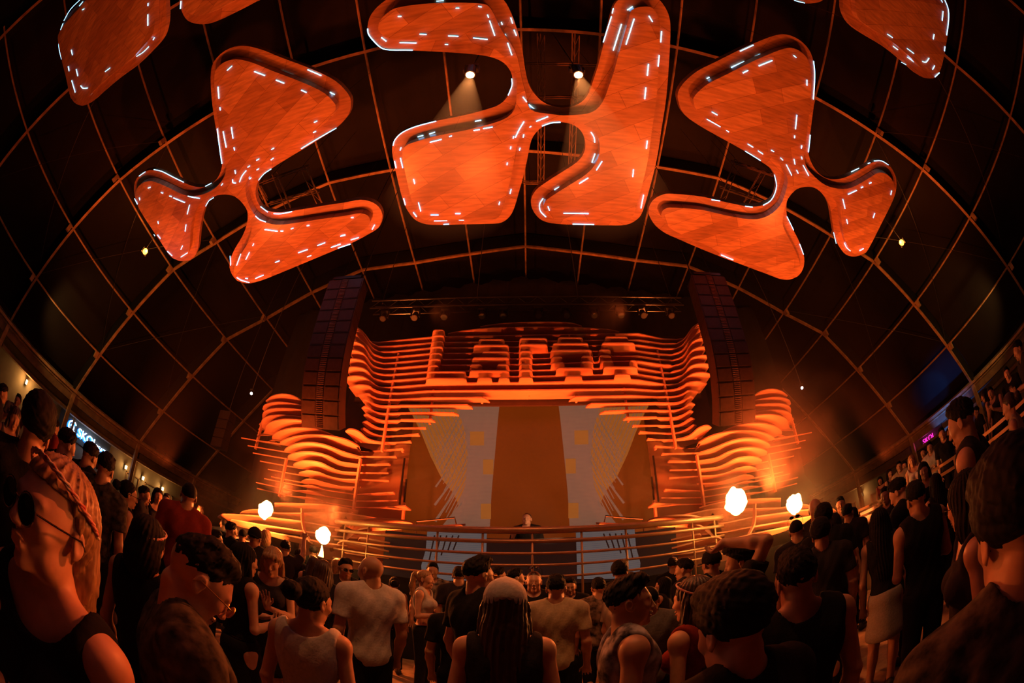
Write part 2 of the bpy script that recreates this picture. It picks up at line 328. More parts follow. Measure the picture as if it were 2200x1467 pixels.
TR=cp(3,[(695,0),(700,50),(730,105),(790,150),(880,205),(960,270),(1010,315),(1050,333),(1090,330),(1110,300),(1125,240),(1140,150),(1148,60),(1135,0),(1110,-50),(1060,-90),(960,-125),(860,-140),(780,-140),(700,-145),(600,-150),(500,-150),(400,-120),(350,-70),(380,-40),(440,-15),(490,3),(540,15),(590,10),(615,-3),(640,-25),(660,-38),(685,-25)])
LEDS={'L':[(1,[[(925,548),(945,697)],[(655,722),(690,730),(735,753),(782,776)],[(592,750),(618,732)],[(573,845),(585,870)],[(1310,297),(1368,322)],[(1283,633),(1432,546)],[(1102,767),(1125,740),(1155,720)],[(1110,880),(1140,903)],[(1165,910),(1200,910),(1243,901)],[(875,793),(900,780)],[(876,878),(890,855),(910,842)],[(980,1090),(982,1130)],[(1008,1182),(1030,1195),(1062,1203)],[(655,998),(660,1005)],[(1082,262),(1105,270)],[(1200,306),(1247,325)],[(1296,345),(1330,360)],[(1405,393),(1425,403)],[(1083,305),(1128,322)],[(1175,341),(1210,355)],[(1283,384),(1305,394)],[(967,300),(987,282)],[(928,370),(932,420)],[(936,458),(938,470)],[(985,542),(992,590)],[(950,560),(963,628)],[(996,628),(999,640)],[(1338,521),(1350,516)],[(1334,565),(1345,560)],[(1156,637),(1166,631)],[(1092,683),(1103,677)],[(1154,681),(1164,674)],[(1020,775),(1030,750),(1048,727)],[(1055,712),(1063,707)],[(1093,724),(1102,719)],[(1000,725),(1003,740)],[(990,765),(992,778),(1004,780)],[(1047,830),(1050,800),(1057,778)],[(1062,763),(1069,757)],[(942,790),(948,782)],[(630,801),(640,798)],[(688,785),(697,788)],[(685,820),(694,823)],[(742,811),(752,814)],[(780,827),(789,830)],[(721,835),(731,838)],[(800,835),(820,840),(850,845)],[(738,843),(787,863)],[(807,873),(797,912)],[(792,957),(788,985)],[(815,980),(813,997)],[(672,943),(674,953)],[(593,842),(595,852)],[(670,1000),(683,1017)],[(777,1047),(770,1063)],[(712,1070),(733,1090)],[(770,1095),(798,1077)],[(1088,920),(1105,935),(1132,945)],[(1127,978),(1182,985)],[(1195,984),(1206,984)],[(1148,950),(1157,952)],[(1192,953),(1202,953)],[(1239,975),(1249,972)],[(1260,940),(1270,938)],[(1307,962),(1317,960)],[(1076,1047),(1080,1038)],[(1062,1075),(1047,1105)],[(1025,1082),(1008,1130)],[(1172,1118),(1190,1111)],[(1270,1077),(1310,1063)],[(1352,1046),(1384,1034)],[(1308,1094),(1325,1088)],[(1410,1054),(1450,1040)],[(1440,1057),(1467,1048)],[(1450,1006),(1470,1002)],[(1088,1186),(1122,1172)],[(1045,1185),(1055,1187)]]),(2,[[(48,927),(58,927)],[(148,958),(138,977)],[(5,1005),(22,1000)],[(47,1022),(80,1012)],[(5,1053),(45,1040)]])],
'C':[(2,[[(118,122),(122,145),(140,170),(175,203),(215,213),(310,214)],[(177,160),(198,176)],[(255,182),(326,183)],[(248,70),(262,70)],[(340,146),(369,147)],[(448,189),(461,190)],[(462,153),(505,155)],[(568,162),(629,168)],[(412,5),(442,3)],[(494,35),(508,35)],[(590,27),(604,30)],[(629,63),(634,75)],[(638,88),(660,152)],[(688,94),(692,105)],[(703,145),(709,157)],[(715,183),(733,235)],[(728,75),(736,100)],[(742,127),(752,152)],[(732,335),(733,365),(717,406)],[(780,413),(796,434)],[(805,445),(835,471)],[(837,517),(887,497)],[(808,542),(815,538)],[(862,537),(900,524),(940,521)],[(1070,563),(1083,585),(1086,607)],[(1087,655),(1074,692)],[(1117,687),(1093,725)],[(1020,782),(1058,758)],[(914,808),(935,797)],[(866,845),(851,870),(855,900),(878,924)],[(887,880),(893,896)],[(953,909),(1060,910)],[(992,955),(1083,957)],[(748,585),(765,550),(785,518)],[(781,585),(784,573)],[(738,590),(741,580)],[(727,635),(729,625)],[(765,640),(768,630)],[(712,703),(714,693)],[(725,825),(730,806)],[(678,872),(681,860)],[(492,910),(514,910)],[(387,916),(420,916)],[(402,941),(457,939)],[(507,936),(528,937)],[(442,956),(465,955)],[(313,905),(327,923)],[(335,863),(345,900)],[(314,763),(319,783)],[(272,845),(279,873)],[(258,673),(268,715)],[(233,686),(240,716)],[(257,640),(261,628)],[(227,620),(235,595),(265,565),(320,540),(410,516)],[(332,583),(355,577)],[(381,571),(405,563)],[(384,606),(433,594)],[(466,582),(477,579)],[(576,517),(602,512)],[(570,556),(596,552)],[(611,548),(651,541)],[(1165,35),(1160,57)],[(1157,70),(1122,180)],[(1200,103),(1165,215)],[(1254,80),(1219,190)],[(1225,43),(1247,28)],[(1317,68),(1332,93)],[(1371,133),(1367,180)],[(1361,235),(1356,283)],[(1315,273),(1310,322)],[(1304,373),(1299,422)],[(1310,600),(1306,633)],[(1251,722),(1248,753)],[(1294,830),(1283,887)]])],
'R':[(3,[[(258,218),(315,192)],[(323,241),(345,231)],[(220,287),(277,262)],[(338,281),(395,258)],[(270,311),(292,300)],[(116,335),(127,329)],[(486,236),(497,245)],[(571,260),(576,320),(570,423)],[(543,340),(543,364)],[(138,477),(161,490)],[(117,508),(174,540)],[(200,555),(210,562)],[(291,614),(313,627)],[(335,643),(355,656)],[(391,640),(402,646)],[(431,673),(440,682)],[(455,702),(478,747)],[(488,678),(492,700)],[(499,725),(505,738)],[(490,588),(491,578)],[(500,490),(494,550)],[(557,575),(549,648)],[(521,620),(519,632)],[(520,668),(522,678)],[(527,705),(550,748)],[(280,644),(345,684)],[(404,745),(413,790),(403,830),(385,857),(356,874)],[(450,783),(451,805)],[(137,851),(172,855)],[(280,878),(311,882)],[(458,923),(486,980)],[(512,1040),(528,1083)],[(177,1086),(228,1107)],[(662,807),(700,799)],[(731,732),(764,716)],[(802,696),(812,693)],[(828,685),(860,685),(890,702)],[(718,828),(755,811)],[(721,788),(731,784)],[(757,771),(766,767)],[(773,800),(782,796)],[(808,782),(817,778)],[(696,849),(705,888)],[(712,935),(716,953)],[(684,941),(687,950)],[(904,812),(900,830)],[(832,908),(825,928)],[(656,990),(667,1037)],[(702,1035),(712,1055),(728,1069)],[(767,1068),(784,1059)]])],
'TL':[(1,[[(340,0),(300,40),(272,88)],[(268,100),(258,127)],[(248,163),(252,210),(262,252)],[(352,8),(338,25)],[(350,42),(358,38)],[(303,213),(308,234)],[(290,283),(294,303)],[(324,295),(331,324)],[(305,343),(320,394)],[(343,365),(353,376),(373,375)],[(383,402),(392,396)],[(448,305),(468,290)],[(582,240),(610,222),(633,199)],[(652,170),(657,160)],[(630,14),(630,25)],[(629,62),(629,110)],[(668,0),(667,20)],[(665,47),(665,72)],[(768,38),(770,5)]])],
'TR':[(3,[[(1130,0),(1145,40),(1146,90),(1138,150)],[(1115,0),(1120,10)],[(1123,48),(1119,88)],[(1131,198),(1129,218)],[(1085,146),(1081,167)],[(886,146),(907,160)],[(910,197),(930,212)],[(970,207),(998,228)],[(970,243),(1017,278)],[(945,265),(965,276)],[(1063,248),(1050,265),(1035,262)],[(1087,280),(1078,296)],[(1107,310),(1088,328)],[(490,2),(510,8),(533,13)]])]}
for key,px,lab in (('L',LEFT,'wooden organic hanging ceiling shape on the left, three lobes edged with blue light dashes'),
                   ('C',CENT,'large central wooden hanging ceiling shape with four lobes and two notches above the stage'),
                   ('R',RIGHT,'wooden organic hanging ceiling shape on the right, four lobes around a round notch'),
                   ('TL',TL,'wooden hanging ceiling shape cut off by the upper left edge of the photo'),
                   ('TR',TR,'wooden hanging ceiling shape cut off by the upper right edge of the photo')):
    P=[(lambda v:(v.x,v.y))(atZ(x,y,ZC)) for x,y in px]
    if area(P)<0: P=P[::-1]
    P=smooth_closed(P,3); cx=sum(p[0] for p in P)/len(P); cyy=sum(p[1] for p in P)/len(P)
    e=empty('wooden_ceiling_shape',(cx,cyy,ZC)); tag(e,lab,'ceiling decoration')
    Q=[(x-cx,y-cyy) for x,y in P]; I=inset(Q,.235)
    MB().prism(Q,0,.12).build('rim_slab',M['rimwood'],e,tri=True)
    MB().prism(I,ZP-ZC,-.01).build('inner_panel',M['wood'],e,tri=True)
    for kk,segs in LEDS[key]:
        for sg in segs:
            pp=cp(kk,sg); a=atZ(*pp[len(pp)//2],ZP); ins=inside((a.x-cx,a.y-cyy),I)
            z=ZP-.012 if ins else ZC-.012
            W=[atZ(x,y,z) for x,y in pp]; W=[(p.x-cx,p.y-cyy,z-ZC) for p in W]
            if len(W)>2: W=[(p[0],p[1],p[2]) for p in smooth_open(W,3)]
            m_=MB()
            for a_,b_ in zip(W[:-1],W[1:]): m_.bar(a_,b_,.013,.012)
            m_.build('led_strip',M['led'],e)
    cab=[Q[i] for i in (len(Q)//8,3*len(Q)//8,5*len(Q)//8,7*len(Q)//8)]
    for x,y in cab:
        X=x+cx; zt=np.interp(abs(X),TX,TZ)-ZC-.1
        q=I[min(range(len(I)),key=lambda i:(I[i][0]-x)**2+(I[i][1]-y)**2)]
        MB().tube([(q[0],q[1],.12),(q[0],q[1],zt)],.006,4).build('suspension_cable',M['cable'],e)
# ------------------------------------------------------------ stage facade of stacked plywood boards
fac=empty('stage_facade',(0,8.75,0)); tag(fac,'layered plywood stage facade with wavy columns and five large raised letters','stage')
U=lambda x,y:(840+.2181*x,660+.2181*y); C1=lambda x,y:(540+.2181*x,660+.2181*y); C5=lambda x,y:(450+.2181*x,930+.2181*y)
YB=8.68; T=.03
def board(pts3,z,yb=YB,name='facade_board',yb2=None):
    """front edge left to right, then straight back edge"""
    P=[(p[0],min(p[1],yb-.03)) for p in pts3]
    poly=[P[0]]
    for p in P[1:]:
        if (p[0]-poly[-1][0])**2+(p[1]-poly[-1][1])**2>1e-5: poly.append(p)
    if yb2 is None: poly=poly+[(poly[-1][0],yb),(poly[0][0],yb)]
    else:                                   # slender arm towards the middle, deep board outside
        back=[(x,max(y+.04,8.47) if abs(x)<yb2 else yb) for x,y in poly[::-1]]
        poly=poly+back
    if area(poly)<0: poly=poly[::-1]
    poly=[(x,y-8.75) for x,y in poly]
    return MB().prism(poly,z,z+T).build(name,M['ply'],fac,tri=True)
def zk(k):
    if k<=18: return 7.73-.1887*(k-1)
    return {19:4.31,20:4.11,21:3.9,22:3.7,23:3.5,24:3.40,25:3.23,26:3.06}[k]
flatU=[0,350,600,1467,2410,2680,2790]
FL=[[335,385,440,495,550,605,665,725,790],[300,355,405,460,520,575,640,700,765],[290,350,403,458,518,575,635,692,752],[280,340,392,448,510,565,625,685,745],[255,320,370,430,480,530,595,660,715],[315,360,410,465,520,568,645,700,760],[318,360,410,470,525,570,655,705,765]]
BUMP=[[(408,530,228)],[(403,528,280)],
[(393,520,342),(860,1122,322),(1262,1545,312),(1640,1895,305),(2105,2338,297)],
[(385,515,393),(812,1162,378),(1262,1545,370),(1590,1950,360),(2072,2405,355)],
[(378,505,457),(895,1168,443),(1262,1395,437),(1570,1985,427),(2045,2168,425)],
[(368,492,515),(797,1168,503),(1262,1392,500),(1575,1692,495),(1875,1993,487),(2045,2172,484)],
[(360,472,578),(777,898,572),(1042,1166,570),(1262,1390,566),(1575,1715,552),(1868,1993,542),(2060,2195,538),(2345,2428,530)],
[(352,740,640),(772,1166,630),(1262,1395,622),(1625,1988,603),(2090,2430,592)],
[(345,745,705),(850,995,700),(1060,1168,700),(1262,1398,695),(1715,1883,683),(2200,2360,665)]]
COL={1:[(1000,188),(1045,205),(1095,240),(1130,290),(1165,335),(1250,350)],2:[(1000,200),(1060,215),(1120,270),(1180,350),(1250,390)],3:[(990,225),(1050,235),(1100,275),(1190,400),(1260,440)],
4:[(980,285),(1040,300),(1140,380),(1200,460),(1300,497)],5:[(965,345),(1020,340),(1090,370),(1125,410),(1200,520),(1300,555)],6:[(950,430),(1020,425),(1100,455),(1140,500),(1200,580),(1300,610)],
7:[(935,515),(1010,510),(1100,530),(1145,575),(1200,640),(1300,665)],8:[(920,605),(1000,590),(1100,605),(1150,640),(1200,700),(1300,730)],9:[(910,700),(1000,680),(1100,690),(1170,730),(1250,785),(1350,795)],
10:[(960,790),(1060,768),(1160,780),(1200,810),(1300,845),(1467,850)],11:[(1050,870),(1150,855),(1190,880),(1250,905),(1330,912),(1467,912)],12:[(1095,925),(1130,912),(1160,930),(1220,960),(1300,975),(1467,972)],
13:[(1085,995),(1120,980),(1160,995),(1210,1030),(1300,1050),(1467,1045)],14:[(1105,1065),(1140,1055),(1180,1080),(1240,1105),(1300,1120),(1467,1118)],15:[(1090,1140),(1130,1127),(1170,1150),(1230,1185),(1300,1200),(1467,1195)],
16:[(1075,1205),(1105,1195),(1140,1215),(1200,1250),(1300,1275),(1467,1270)],17:[(925,1225),(960,1205),(1010,1208),(1070,1235),(1150,1300),(1250,1330),(1350,1338),(1467,1335)]}
def W(pts,z): return [(lambda v:(v.x,v.y))(atZ(x,y,z)) for x,y in pts]
def mirror(P): return [(-x,y) for x,y in P[::-1]]
ARM={11:[(350,895),(900,893),(935,905),(972,937)],12:[(80,970),(750,965),(790,985),(805,1000)],13:[(440,1040),(620,1045),(668,1068)],14:[(100,1110),(400,1108),(435,1132)],15:[(340,1190)],16:[(270,1250)],17:[(190,1322)]}
for k in range(1,18):
    z=zk(k); colp=smooth_open([C1(x,y) for x,y in COL[k]],3)
    left=W(colp,z)
    if k<=9:
        pts=[(0,np.interp(0,flatU,[f[k-1] for f in FL]))]
        fy=lambda u:float(np.interp(u,flatU,[f[k-1] for f in FL]))
        for xl,xr,yt in BUMP[k-1]:
            yl,yr=fy(xl),fy(xr)
            pts+= [(xl-16,yl),(xl-5,yl-3),(xl,yl-.3*(yl-yt)),(xl+3,yt+.25*(yl-yt)),(xl+12,yt+5),(xl+28,yt),(xr-28,yt),(xr-12,yt+5),(xr-3,yt+.25*(yr-yt)),(xr,yr-.3*(yr-yt)),(xr+5,yr-3),(xr+16,yr)]
        pts+=[(2440,fy(2440)),(2680,fy(2680)),(2750,fy(2750))]
        mid=W([U(x,y) for x,y in pts],z); xr=mid[0][0]
        P=left+mid; R=mirror(left)
        P=[p for p in P if p[0]<R[0][0]-.03]+R
        board(P,z)
    elif k==10:
        P=left+W([U(350,828),U(900,822)],z); board(P+mirror(P),z)
    else:
        P=left+W([U(x,y) for x,y in ARM[k]],z)
        yb=8.66
        for PP in (P,mirror(P)): board(PP,z,yb,yb2=3.3)
# arched crown boards above the letters
for z,pts in ((7.92,[(560,265),(650,245),(900,215),(1100,205),(1467,200),(1760,202),(1930,208),(2130,222),(2250,245)]),(8.11,[(880,195),(1000,175),(1200,158),(1467,150),(1650,151),(1780,160),(1880,190)])):
    board(W(smooth_open([U(x,y) for x,y in pts],3),z),z,9.3)
LOW={18:[(1467,130),(1350,70),(1200,35),(1050,25),(900,30),(780,55),(710,85),(690,110),(695,150),(700,175),(640,190),(520,200)],
19:[(1467,235),(1320,190),(1150,125),(1020,100),(900,102),(820,120),(760,150),(735,180),(745,215),(690,240),(565,258)],
20:[(1467,315),(1300,290),(1180,235),(1060,200),(950,190),(850,200),(790,220),(770,240),(785,275),(740,305),(615,325)],
21:[(1467,398),(1300,385),(1200,350),(1100,300),(1000,282),(920,280),(850,300),(825,320),(840,345),(790,365),(645,375)],
22:[(1467,465),(1300,460),(1180,435),(1080,395),(980,378),(920,385),(880,400),(880,420),(830,430),(695,435)],
23:[(1467,540),(1300,535),(1150,500),(1030,465),(960,462),(910,478),(900,490),(840,500),(720,500)],
24:[(1467,610),(1300,605),(1150,570),(1020,530),(930,522),(870,540),(860,560),(735,563)],
25:[(1467,685),(1300,670),(1150,630),(1000,580),(900,573),(830,580),(797,602),(800,622),(710,625)],
26:[(1467,750),(1300,735),(1150,690),(1050,655),(900,635),(800,640),(725,665),(735,685)]}
ENDS={18:[(575,158),(300,185),(160,178)],19:[(505,235),(400,240)],20:[(440,308),(160,320)],21:[(430,400)],22:[(435,475)],23:[(160,540)],24:[(480,590)],25:[(520,672)],26:[(600,725),(350,740)]}
for k in range(18,27):
    z=zk(k)
    lp=smooth_open([C5(x,y) for x,y in LOW[k]],3)[::-1]
    P=W(lp,z)+W([(740+.2181*x,930+.2181*y) for x,y in sorted(ENDS[k])],z)
    P=[(x,y) for x,y in P]
    yb=9.05
    # keep the tail points on the wall line
    for PP in (P,mirror(P)): board(PP,z,yb,yb2=4.25)
# upper part of the outer columns, behind the speakers
UP={17.1:[(210,1310),(205,1275),(250,1235),(330,1207),(430,1192),(600,1200),(720,1230),(800,1262)],16.1:[(140,1200),(150,1165),(190,1135),(260,1115),(350,1107),(500,1120),(620,1150)],
15.1:[(100,1150),(100,1118),(130,1090),(190,1072),(280,1066),(430,1075),(560,1100)],14.1:[(108,1055),(125,1030),(180,1008),(270,1000),(400,1005),(520,1020)],13.1:[(108,1005),(125,968),(200,944),(300,940),(450,962),(530,980)],12.1:[(140,925),(200,880),(300,858),(420,880),(500,930)]}
for k,pts in UP.items():
    z=zk(int(k)); P=W(smooth_open([C1(x,y) for x,y in pts],3),z)
    z2=z
    for PP in (P,mirror(P)): board(PP,z2,9.3)
    if k>14: 
        tip={17.1:(75,1320),16.1:(60,1265),15.1:(65,1205),14.1:(75,1155)}[k]
        t=W([C1(*tip),C1(tip[0]+130,tip[1]-8)],z)
        for s in (1,-1):
            m_=MB(); q=P[0]; a,b=(s*t[0][0],min(t[0][1],9.6)-8.75),(s*q[0],q[1]-8.75)
            poly=[a,(s*(t[0][0]*.5+q[0]*.5),(a[1]+b[1])/2+.12),b,(b[0],b[1]+.5),(a[0],a[1]+.06)]
            if area(poly)<0: poly=poly[::-1]
            m_.prism(poly,z,z+T).build('board_tail',M['ply'],fac,tri=True)
# vertical posts that carry the boards
def post(px0,py0,px1,py1,Y,w=.05,d=.05):
    a,b=atY(px0,py0,Y),atY(px1,py1,Y)
    for s in (1,-1): MB().box(s*a.x-w/2,s*a.x+w/2,Y-8.75-d,Y-8.75+d,min(b.z,a.z),max(a.z,b.z)).build('post',M['ply'],fac)
for a in ((857,760,863,973,8.5),(932,838,929,911,8.5),(1037,840,1037,866,8.5),(775,985,777,1105,8.5),(866,965,870,972,8.5),(869,1080,872,1117,8.6),(616,985,614,1070,9.0),(563,910,556,966,9.3)):
    post(*a)
a=atY(1143,745,8.5); b=atY(1143,852,8.5); MB().box(-.02,.02,-.27,-.2,b.z,a.z).build('post',M['ply'],fac)
# backing walls
bk=MB().box(-4.7,4.7,.0,.06,5.9,8.0).build('letter_backing',M['dark'],fac)
for s in (-1,1):
    xa,xb=sorted((s*3.0,s*6.0)); MB().box(xa,xb,.58,.64,1.0,5.0).build('side_backing',M['panel'],fac)
    xa,xb=sorted((s*3.0,s*5.2)); MB().box(xa,xb,.56,.60,5.0,8.1).build('upper_backing',M['dark'],fac)
    for (p0,p1) in (((870,985),(871,1085)),((874,1030),(876,1080))):
        a,b=atY(*p0,9.2),atY(*p1,9.2); MB().box(s*a.x-.02,s*a.x+.02,.40,.44,b.z,a.z).build('black_frame_bar',M['blackm'],fac)
# ------------------------------------------------------------ petals around the stage front
pet=empty('stage_wing_boards',(0,7.5,0)); tag(pet,'broad curved plywood wing boards fanning out at both sides of the stage front','stage')
def strip(top,bot,name='wing_board',th=.03,both=True,par=None,m=None):
    """ruled slab from (px,py,Y) measured points of its front and back edge"""
    n=24
    def res(L):
        Pp=[tuple(atY(x,y,Y)) for x,y,Y in L]; q=smooth_open(Pp,6); idx=np.linspace(0,len(q)-1,n); 
        return [np.array([np.interp(i,range(len(q)),[p[c] for p in q]) for c in range(3)]) for i in idx]
    A,B=res(top),res(bot)
    for s in ((1,-1) if both else (1,)):
        vs=[];fs=[]
        for a,b in zip(A,B):
            for p in (a,b,b+np.array([0,.0,th]),a+np.array([0,0,th])): vs.append((s*p[0],p[1]-7.5,p[2]))
        for i in range(n-1):
            for k in range(4): fs.append((i*4+k,i*4+(k+1)%4,i*4+4+(k+1)%4,i*4+4+k))
        fs+=[(0,1,2,3),(n*4-1,n*4-2,n*4-3,n*4-4)]
        MB().add(vs,fs).build(name,m or M['ply'],par or pet)
c5=lambda x,y,Y:(450+.2181*x,930+.2181*y,Y)
strip([c5(640,697,7.9),c5(850,700,7.9),c5(1100,712,8),c5(1300,735,8.2),c5(1467,775,8.4)],[c5(640,790,8.12),c5(850,792,8.12),c5(1100,790,8.22),c5(1300,788,8.42),c5(1467,800,8.62)])
strip([c5(298,800,7.6),c5(340,775,7.5),c5(480,760,7.5),c5(640,792,7.5),c5(850,797,7.5),c5(1100,792,7.6),c5(1300,790,7.8),c5(1467,815,7.9),c5(1730,862,7.9)],[c5(300,806,7.82),c5(400,822,7.72),c5(520,830,7.72),c5(700,845,7.72),c5(950,880,7.72),c5(1150,905,7.82),c5(1300,905,8.02),c5(1467,895,8.12),c5(1900,870,8.12)])
strip([c5(80,830,7.4),c5(130,806,7.3),c5(300,812,7.2),c5(480,825,7.2),c5(640,845,7.2),c5(850,870,7.2),c5(1000,893,7.3),c5(1200,930,7.5),c5(1450,970,7.7)],[c5(82,836,7.62),c5(150,860,7.52),c5(300,875,7.42),c5(480,893,7.42),c5(700,920,7.42),c5(900,950,7.42),c5(1000,962,7.52),c5(1200,975,7.72),c5(1450,985,7.92)])
strip([c5(208,868,7.0),c5(240,862,6.9),c5(450,900,6.9),c5(700,940,6.9),c5(1000,985,6.9),c5(1200,1020,7.2),c5(1460,1042,7.4)],[c5(210,875,7.22),c5(300,925,7.12),c5(480,955,7.12),c5(700,980,7.12),c5(950,1010,7.12),c5(1200,1045,7.42),c5(1460,1060,7.62)])
strip([c5(500,965,6.8),c5(600,985,6.7),c5(900,1040,6.7),c5(1200,1100,6.7),c5(1467,1120,6.9)],[c5(505,975,7.02),c5(650,1030,6.92),c5(900,1090,6.92),c5(1150,1130,6.92),c5(1467,1140,7.12)])
# upright fins that tie the boards
for pts in ([(912,745,7.45),(915,800,7.45),(918,870,7.2),(935,960,6.9),(1000,1080,6.7)],):
    A=[atY(*c5(*p)) for p in pts]
    for s in (1,-1):
        m_=MB()
        for a,b in zip(A[:-1],A[1:]): m_.bar((s*a.x,a.y-7.5,a.z),(s*b.x,b.y-7.5,b.z),(.03),.09,up=(0,1,0))
        m_.build('upright_fin',M['ply'],pet)
strip([c5(1340,830,7.3),c5(1380,900,7.3),c5(1467,960,7.3)],[c5(1180,1165,7.3),c5(1210,1168,7.3),c5(1230,1160,7.3)],'diagonal_brace')
strip([(745,1127,6.7),(790,1117,6.6),(835,1116,6.6),(880,1122,6.8),(905,1132,7.0),(1000,1128,7.2)],[(741,1130,6.9),(770,1140,7.1),(840,1139,7.3),(890,1137,7.4),(930,1136,7.4),(1000,1129,7.3)],'booth_leaf')
strip([(760,1146,6.6),(772,1139,6.5),(795,1135,6.5)],[(764,1149,6.9),(785,1145,6.9),(800,1140,6.9)],'booth_leaf')
strip([(770,1160,6.6),(780,1157,6.5),(838,1168,6.5)],[(770,1164,6.9),(790,1172,7),(836,1178,7)],'booth_leaf')
strip([(725,1168,6.6),(742,1163,6.5),(790,1175,6.5),(836,1186,6.5)],[(728,1170,6.9),(760,1180,7),(800,1186,7),(834,1196,7)],'booth_leaf')
strip([(740,1188,6.6),(790,1196,6.5),(836,1200,6.5)],[(742,1190,6.9),(790,1201,7),(834,1206,7)],'booth_leaf')
# ------------------------------------------------------------ platform, booth, led walls
struct(MB().box(-7.6,7.6,6.75,13.4,0,1.05).build('floor',M['deck']),'stage deck')
sk=MB().box(-9.6,9.6,6.35,6.5,0,1.5).build('stage_skirt',M['black']); tag(sk,'low black skirt wall along the front of the stage','wall panel')
Yl=9.2
scr=empty('led_screen',(0,Yl,0)); tag(scr,'tall LED screen behind the DJ, pale bands beside a brown centre','screen')
MB().box(-3.05,3.05,0,.1,1.05,6.15).build('screen_panel',M['screen_dark'],scr)
def onscreen(pts,name,m,dy=-.004,par=scr,Y=Yl,both=True):
    P=[atY(x,y,Y) for x,y in pts]
    for s in ((1,-1) if both else (1,)):
        vs=[(s*p.x,dy,p.z) for p in P]+[(s*p.x,dy+.003,p.z) for p in P]; n=len(P)
        f=[tuple(range(n)),tuple(range(2*n-1,n-1,-1))]+[(i,n+i,n+(i+1)%n,(i+1)%n) for i in range(n)]
        MB().add(vs,f).build(name,m,par,tri=True)
onscreen([(1075,852),(1070,900),(1063,980),(1056,1060),(1052,1140),(950,1140),(985,1085),(1000,1040),(1005,980),(1000,930),(985,880),(975,852)],'light_band',M['screen'])
onscreen([(975,852),(985,880),(1000,930),(1005,980),(1000,1040),(985,1085),(975,1060),(950,1030),(925,980),(905,930),(885,890),(868,862),(868,852)],'tan_band',M['screen_tan'],-.003)
def bar2(p,q,wd,m=None):
    d=np.array(q,float)-np.array(p,float); d/=np.linalg.norm(d); nn=np.array([-d[1],d[0]])*wd/2
    onscreen([tuple(np.array(p)-nn),tuple(np.array(q)-nn*.6),tuple(np.array(q)+nn*.6),tuple(np.array(p)+nn)],'light_streak',m or M['screen'],-.006)
def xleft(y): return float(np.interp(y,[852,890,930,1030,1140],[868,885,905,950,958]))
def lat(x0,y0,sl,ymax,wd):
    y=y0; 
    while y<ymax:
        x=x0+sl*(y-y0)
        if x<xleft(y)+1 or x>1046: break
        y+=4
    if y-y0>14: bar2((x0,y0),(x0+sl*(y-4-y0),y-4),wd)
for i in range(13): lat(872+i*8.5,862+(i%2)*3,.47,1040-i*4,1.9)
for i in range(12): lat(1012-abs(i-5)*2.2,872+i*19,-.52,1130,3.0)
for i in range(8): lat(985-i*3,890+i*21,-.62,1120,1.8)
bar2((936,1046),(958,1015),4); bar2((934,1085),(975,1030),5); bar2((935,1120),(985,1045),6); bar2((950,1135),(992,1080),7); bar2((968,1138),(1002,1095),6)
for x0,x1,y0,y1 in ((1010,1040,927,957),(1038,1060,987,1019),(1033,1055,1082,1115)): onscreen([(x0,y0),(x1,y0),(x1,y1),(x0,y1)],'tan_square',M['screen_tan'],-.009)
for s in (-1,1):
    a=atY(1072,852,Yl); MB().box(-.02,.02,-.02,0,a.z,a.z+.01) 
bth=empty('booth_front_screen',(0,6.55,0)); tag(bth,'low LED wall on the DJ booth front with two pale blue-grey panels','screen')
a=atY(840,1140,6.55); b=atY(840,1262,6.55); xr_=2.62
MB().box(-2.5,2.5,0,.08,.9,2.32).build('screen_panel',M['screen_black'],bth)
onscreen([(918,1142),(1046,1146),(1043,1246),(908,1246),(905,1215),(915,1180)],'light_panel',M['screen_cool'],-.004,bth,6.55)
def barb(p,q,wd):
    d=np.array(q,float)-np.array(p,float); d/=np.linalg.norm(d); nn=np.array([-d[1],d[0]])*wd/2
    onscreen([tuple(np.array(p)-nn),tuple(np.array(q)-nn),tuple(np.array(q)+nn),tuple(np.array(p)+nn)],'dark_streak',M['screen_black'],-.007,bth,6.55)
for i in range(5): barb((934+i*13,1150),(922+i*13,1205-i*6),3)
MB().box(-1.15,1.15,.15,.8,2.2,2.28).build('booth_counter',M['blackm'],bth)
# curved booth railing
ral=empty('booth_railing',(0,6,0)); tag(ral,'curved orange-lit metal railing around the DJ booth with a thick top rail','railing')
RZ=[(2.36,[(784,1129),(838,1134),(921,1139),(1024,1143),(1132,1144)],.055),(2.19,[(764,1146),(830,1152),(921,1160),(1030,1167),(1132,1168)],.032),(2.0,[(740,1163),(827,1178),(917,1188),(1028,1195),(1132,1194)],.022),(1.82,[(745,1190),(827,1202),(914,1212),(1028,1220),(1132,1221)],.02),(1.64,[(760,1215),(827,1226),(925,1240),(1028,1247),(1132,1248)],.02)]
def YR(x): return 5.75+.075*x*x if abs(x)<3.6 else 5.75+.075*12.96+.54*(abs(x)-3.6)
for z,pts,r in RZ:
    xs=np.linspace(-3.55,3.55,41); 
    MB().tube([(x,YR(x)-6,z) for x in xs],r,8).build('rail',M['rail'],ral,smooth=True)
for xq in (-3.3,-2.72,-1.42,-.72,0,.72,1.42,2.72,3.3):
    MB().tube([(xq,YR(xq)-6,1.0),(xq,YR(xq)-6,2.4)],.018,8).build('post',M['rail'],ral,smooth=True)
# small black side rails beside the dj
for s in (-1,1):
    P=[atY(*p,7.9) for p in ((895,1120),(977,1112),(983,1138))]
    m_=MB(); m_.tube([(s*p.x,p.y,p.z) for p in P],.022,6); a=P[0]; m_.tube([(s*a.x,a.y,a.z),(s*a.x,a.y,1.0)],.02,6)
    a=P[2]; m_.tube([(s*a.x,a.y,a.z),(s*a.x,a.y,1.0)],.022,6)
    tag(m_.build('side_rail',M['blackm']),'small black handrail on the stage %s of the DJ'%('left' if s<0 else 'right'),'railing')
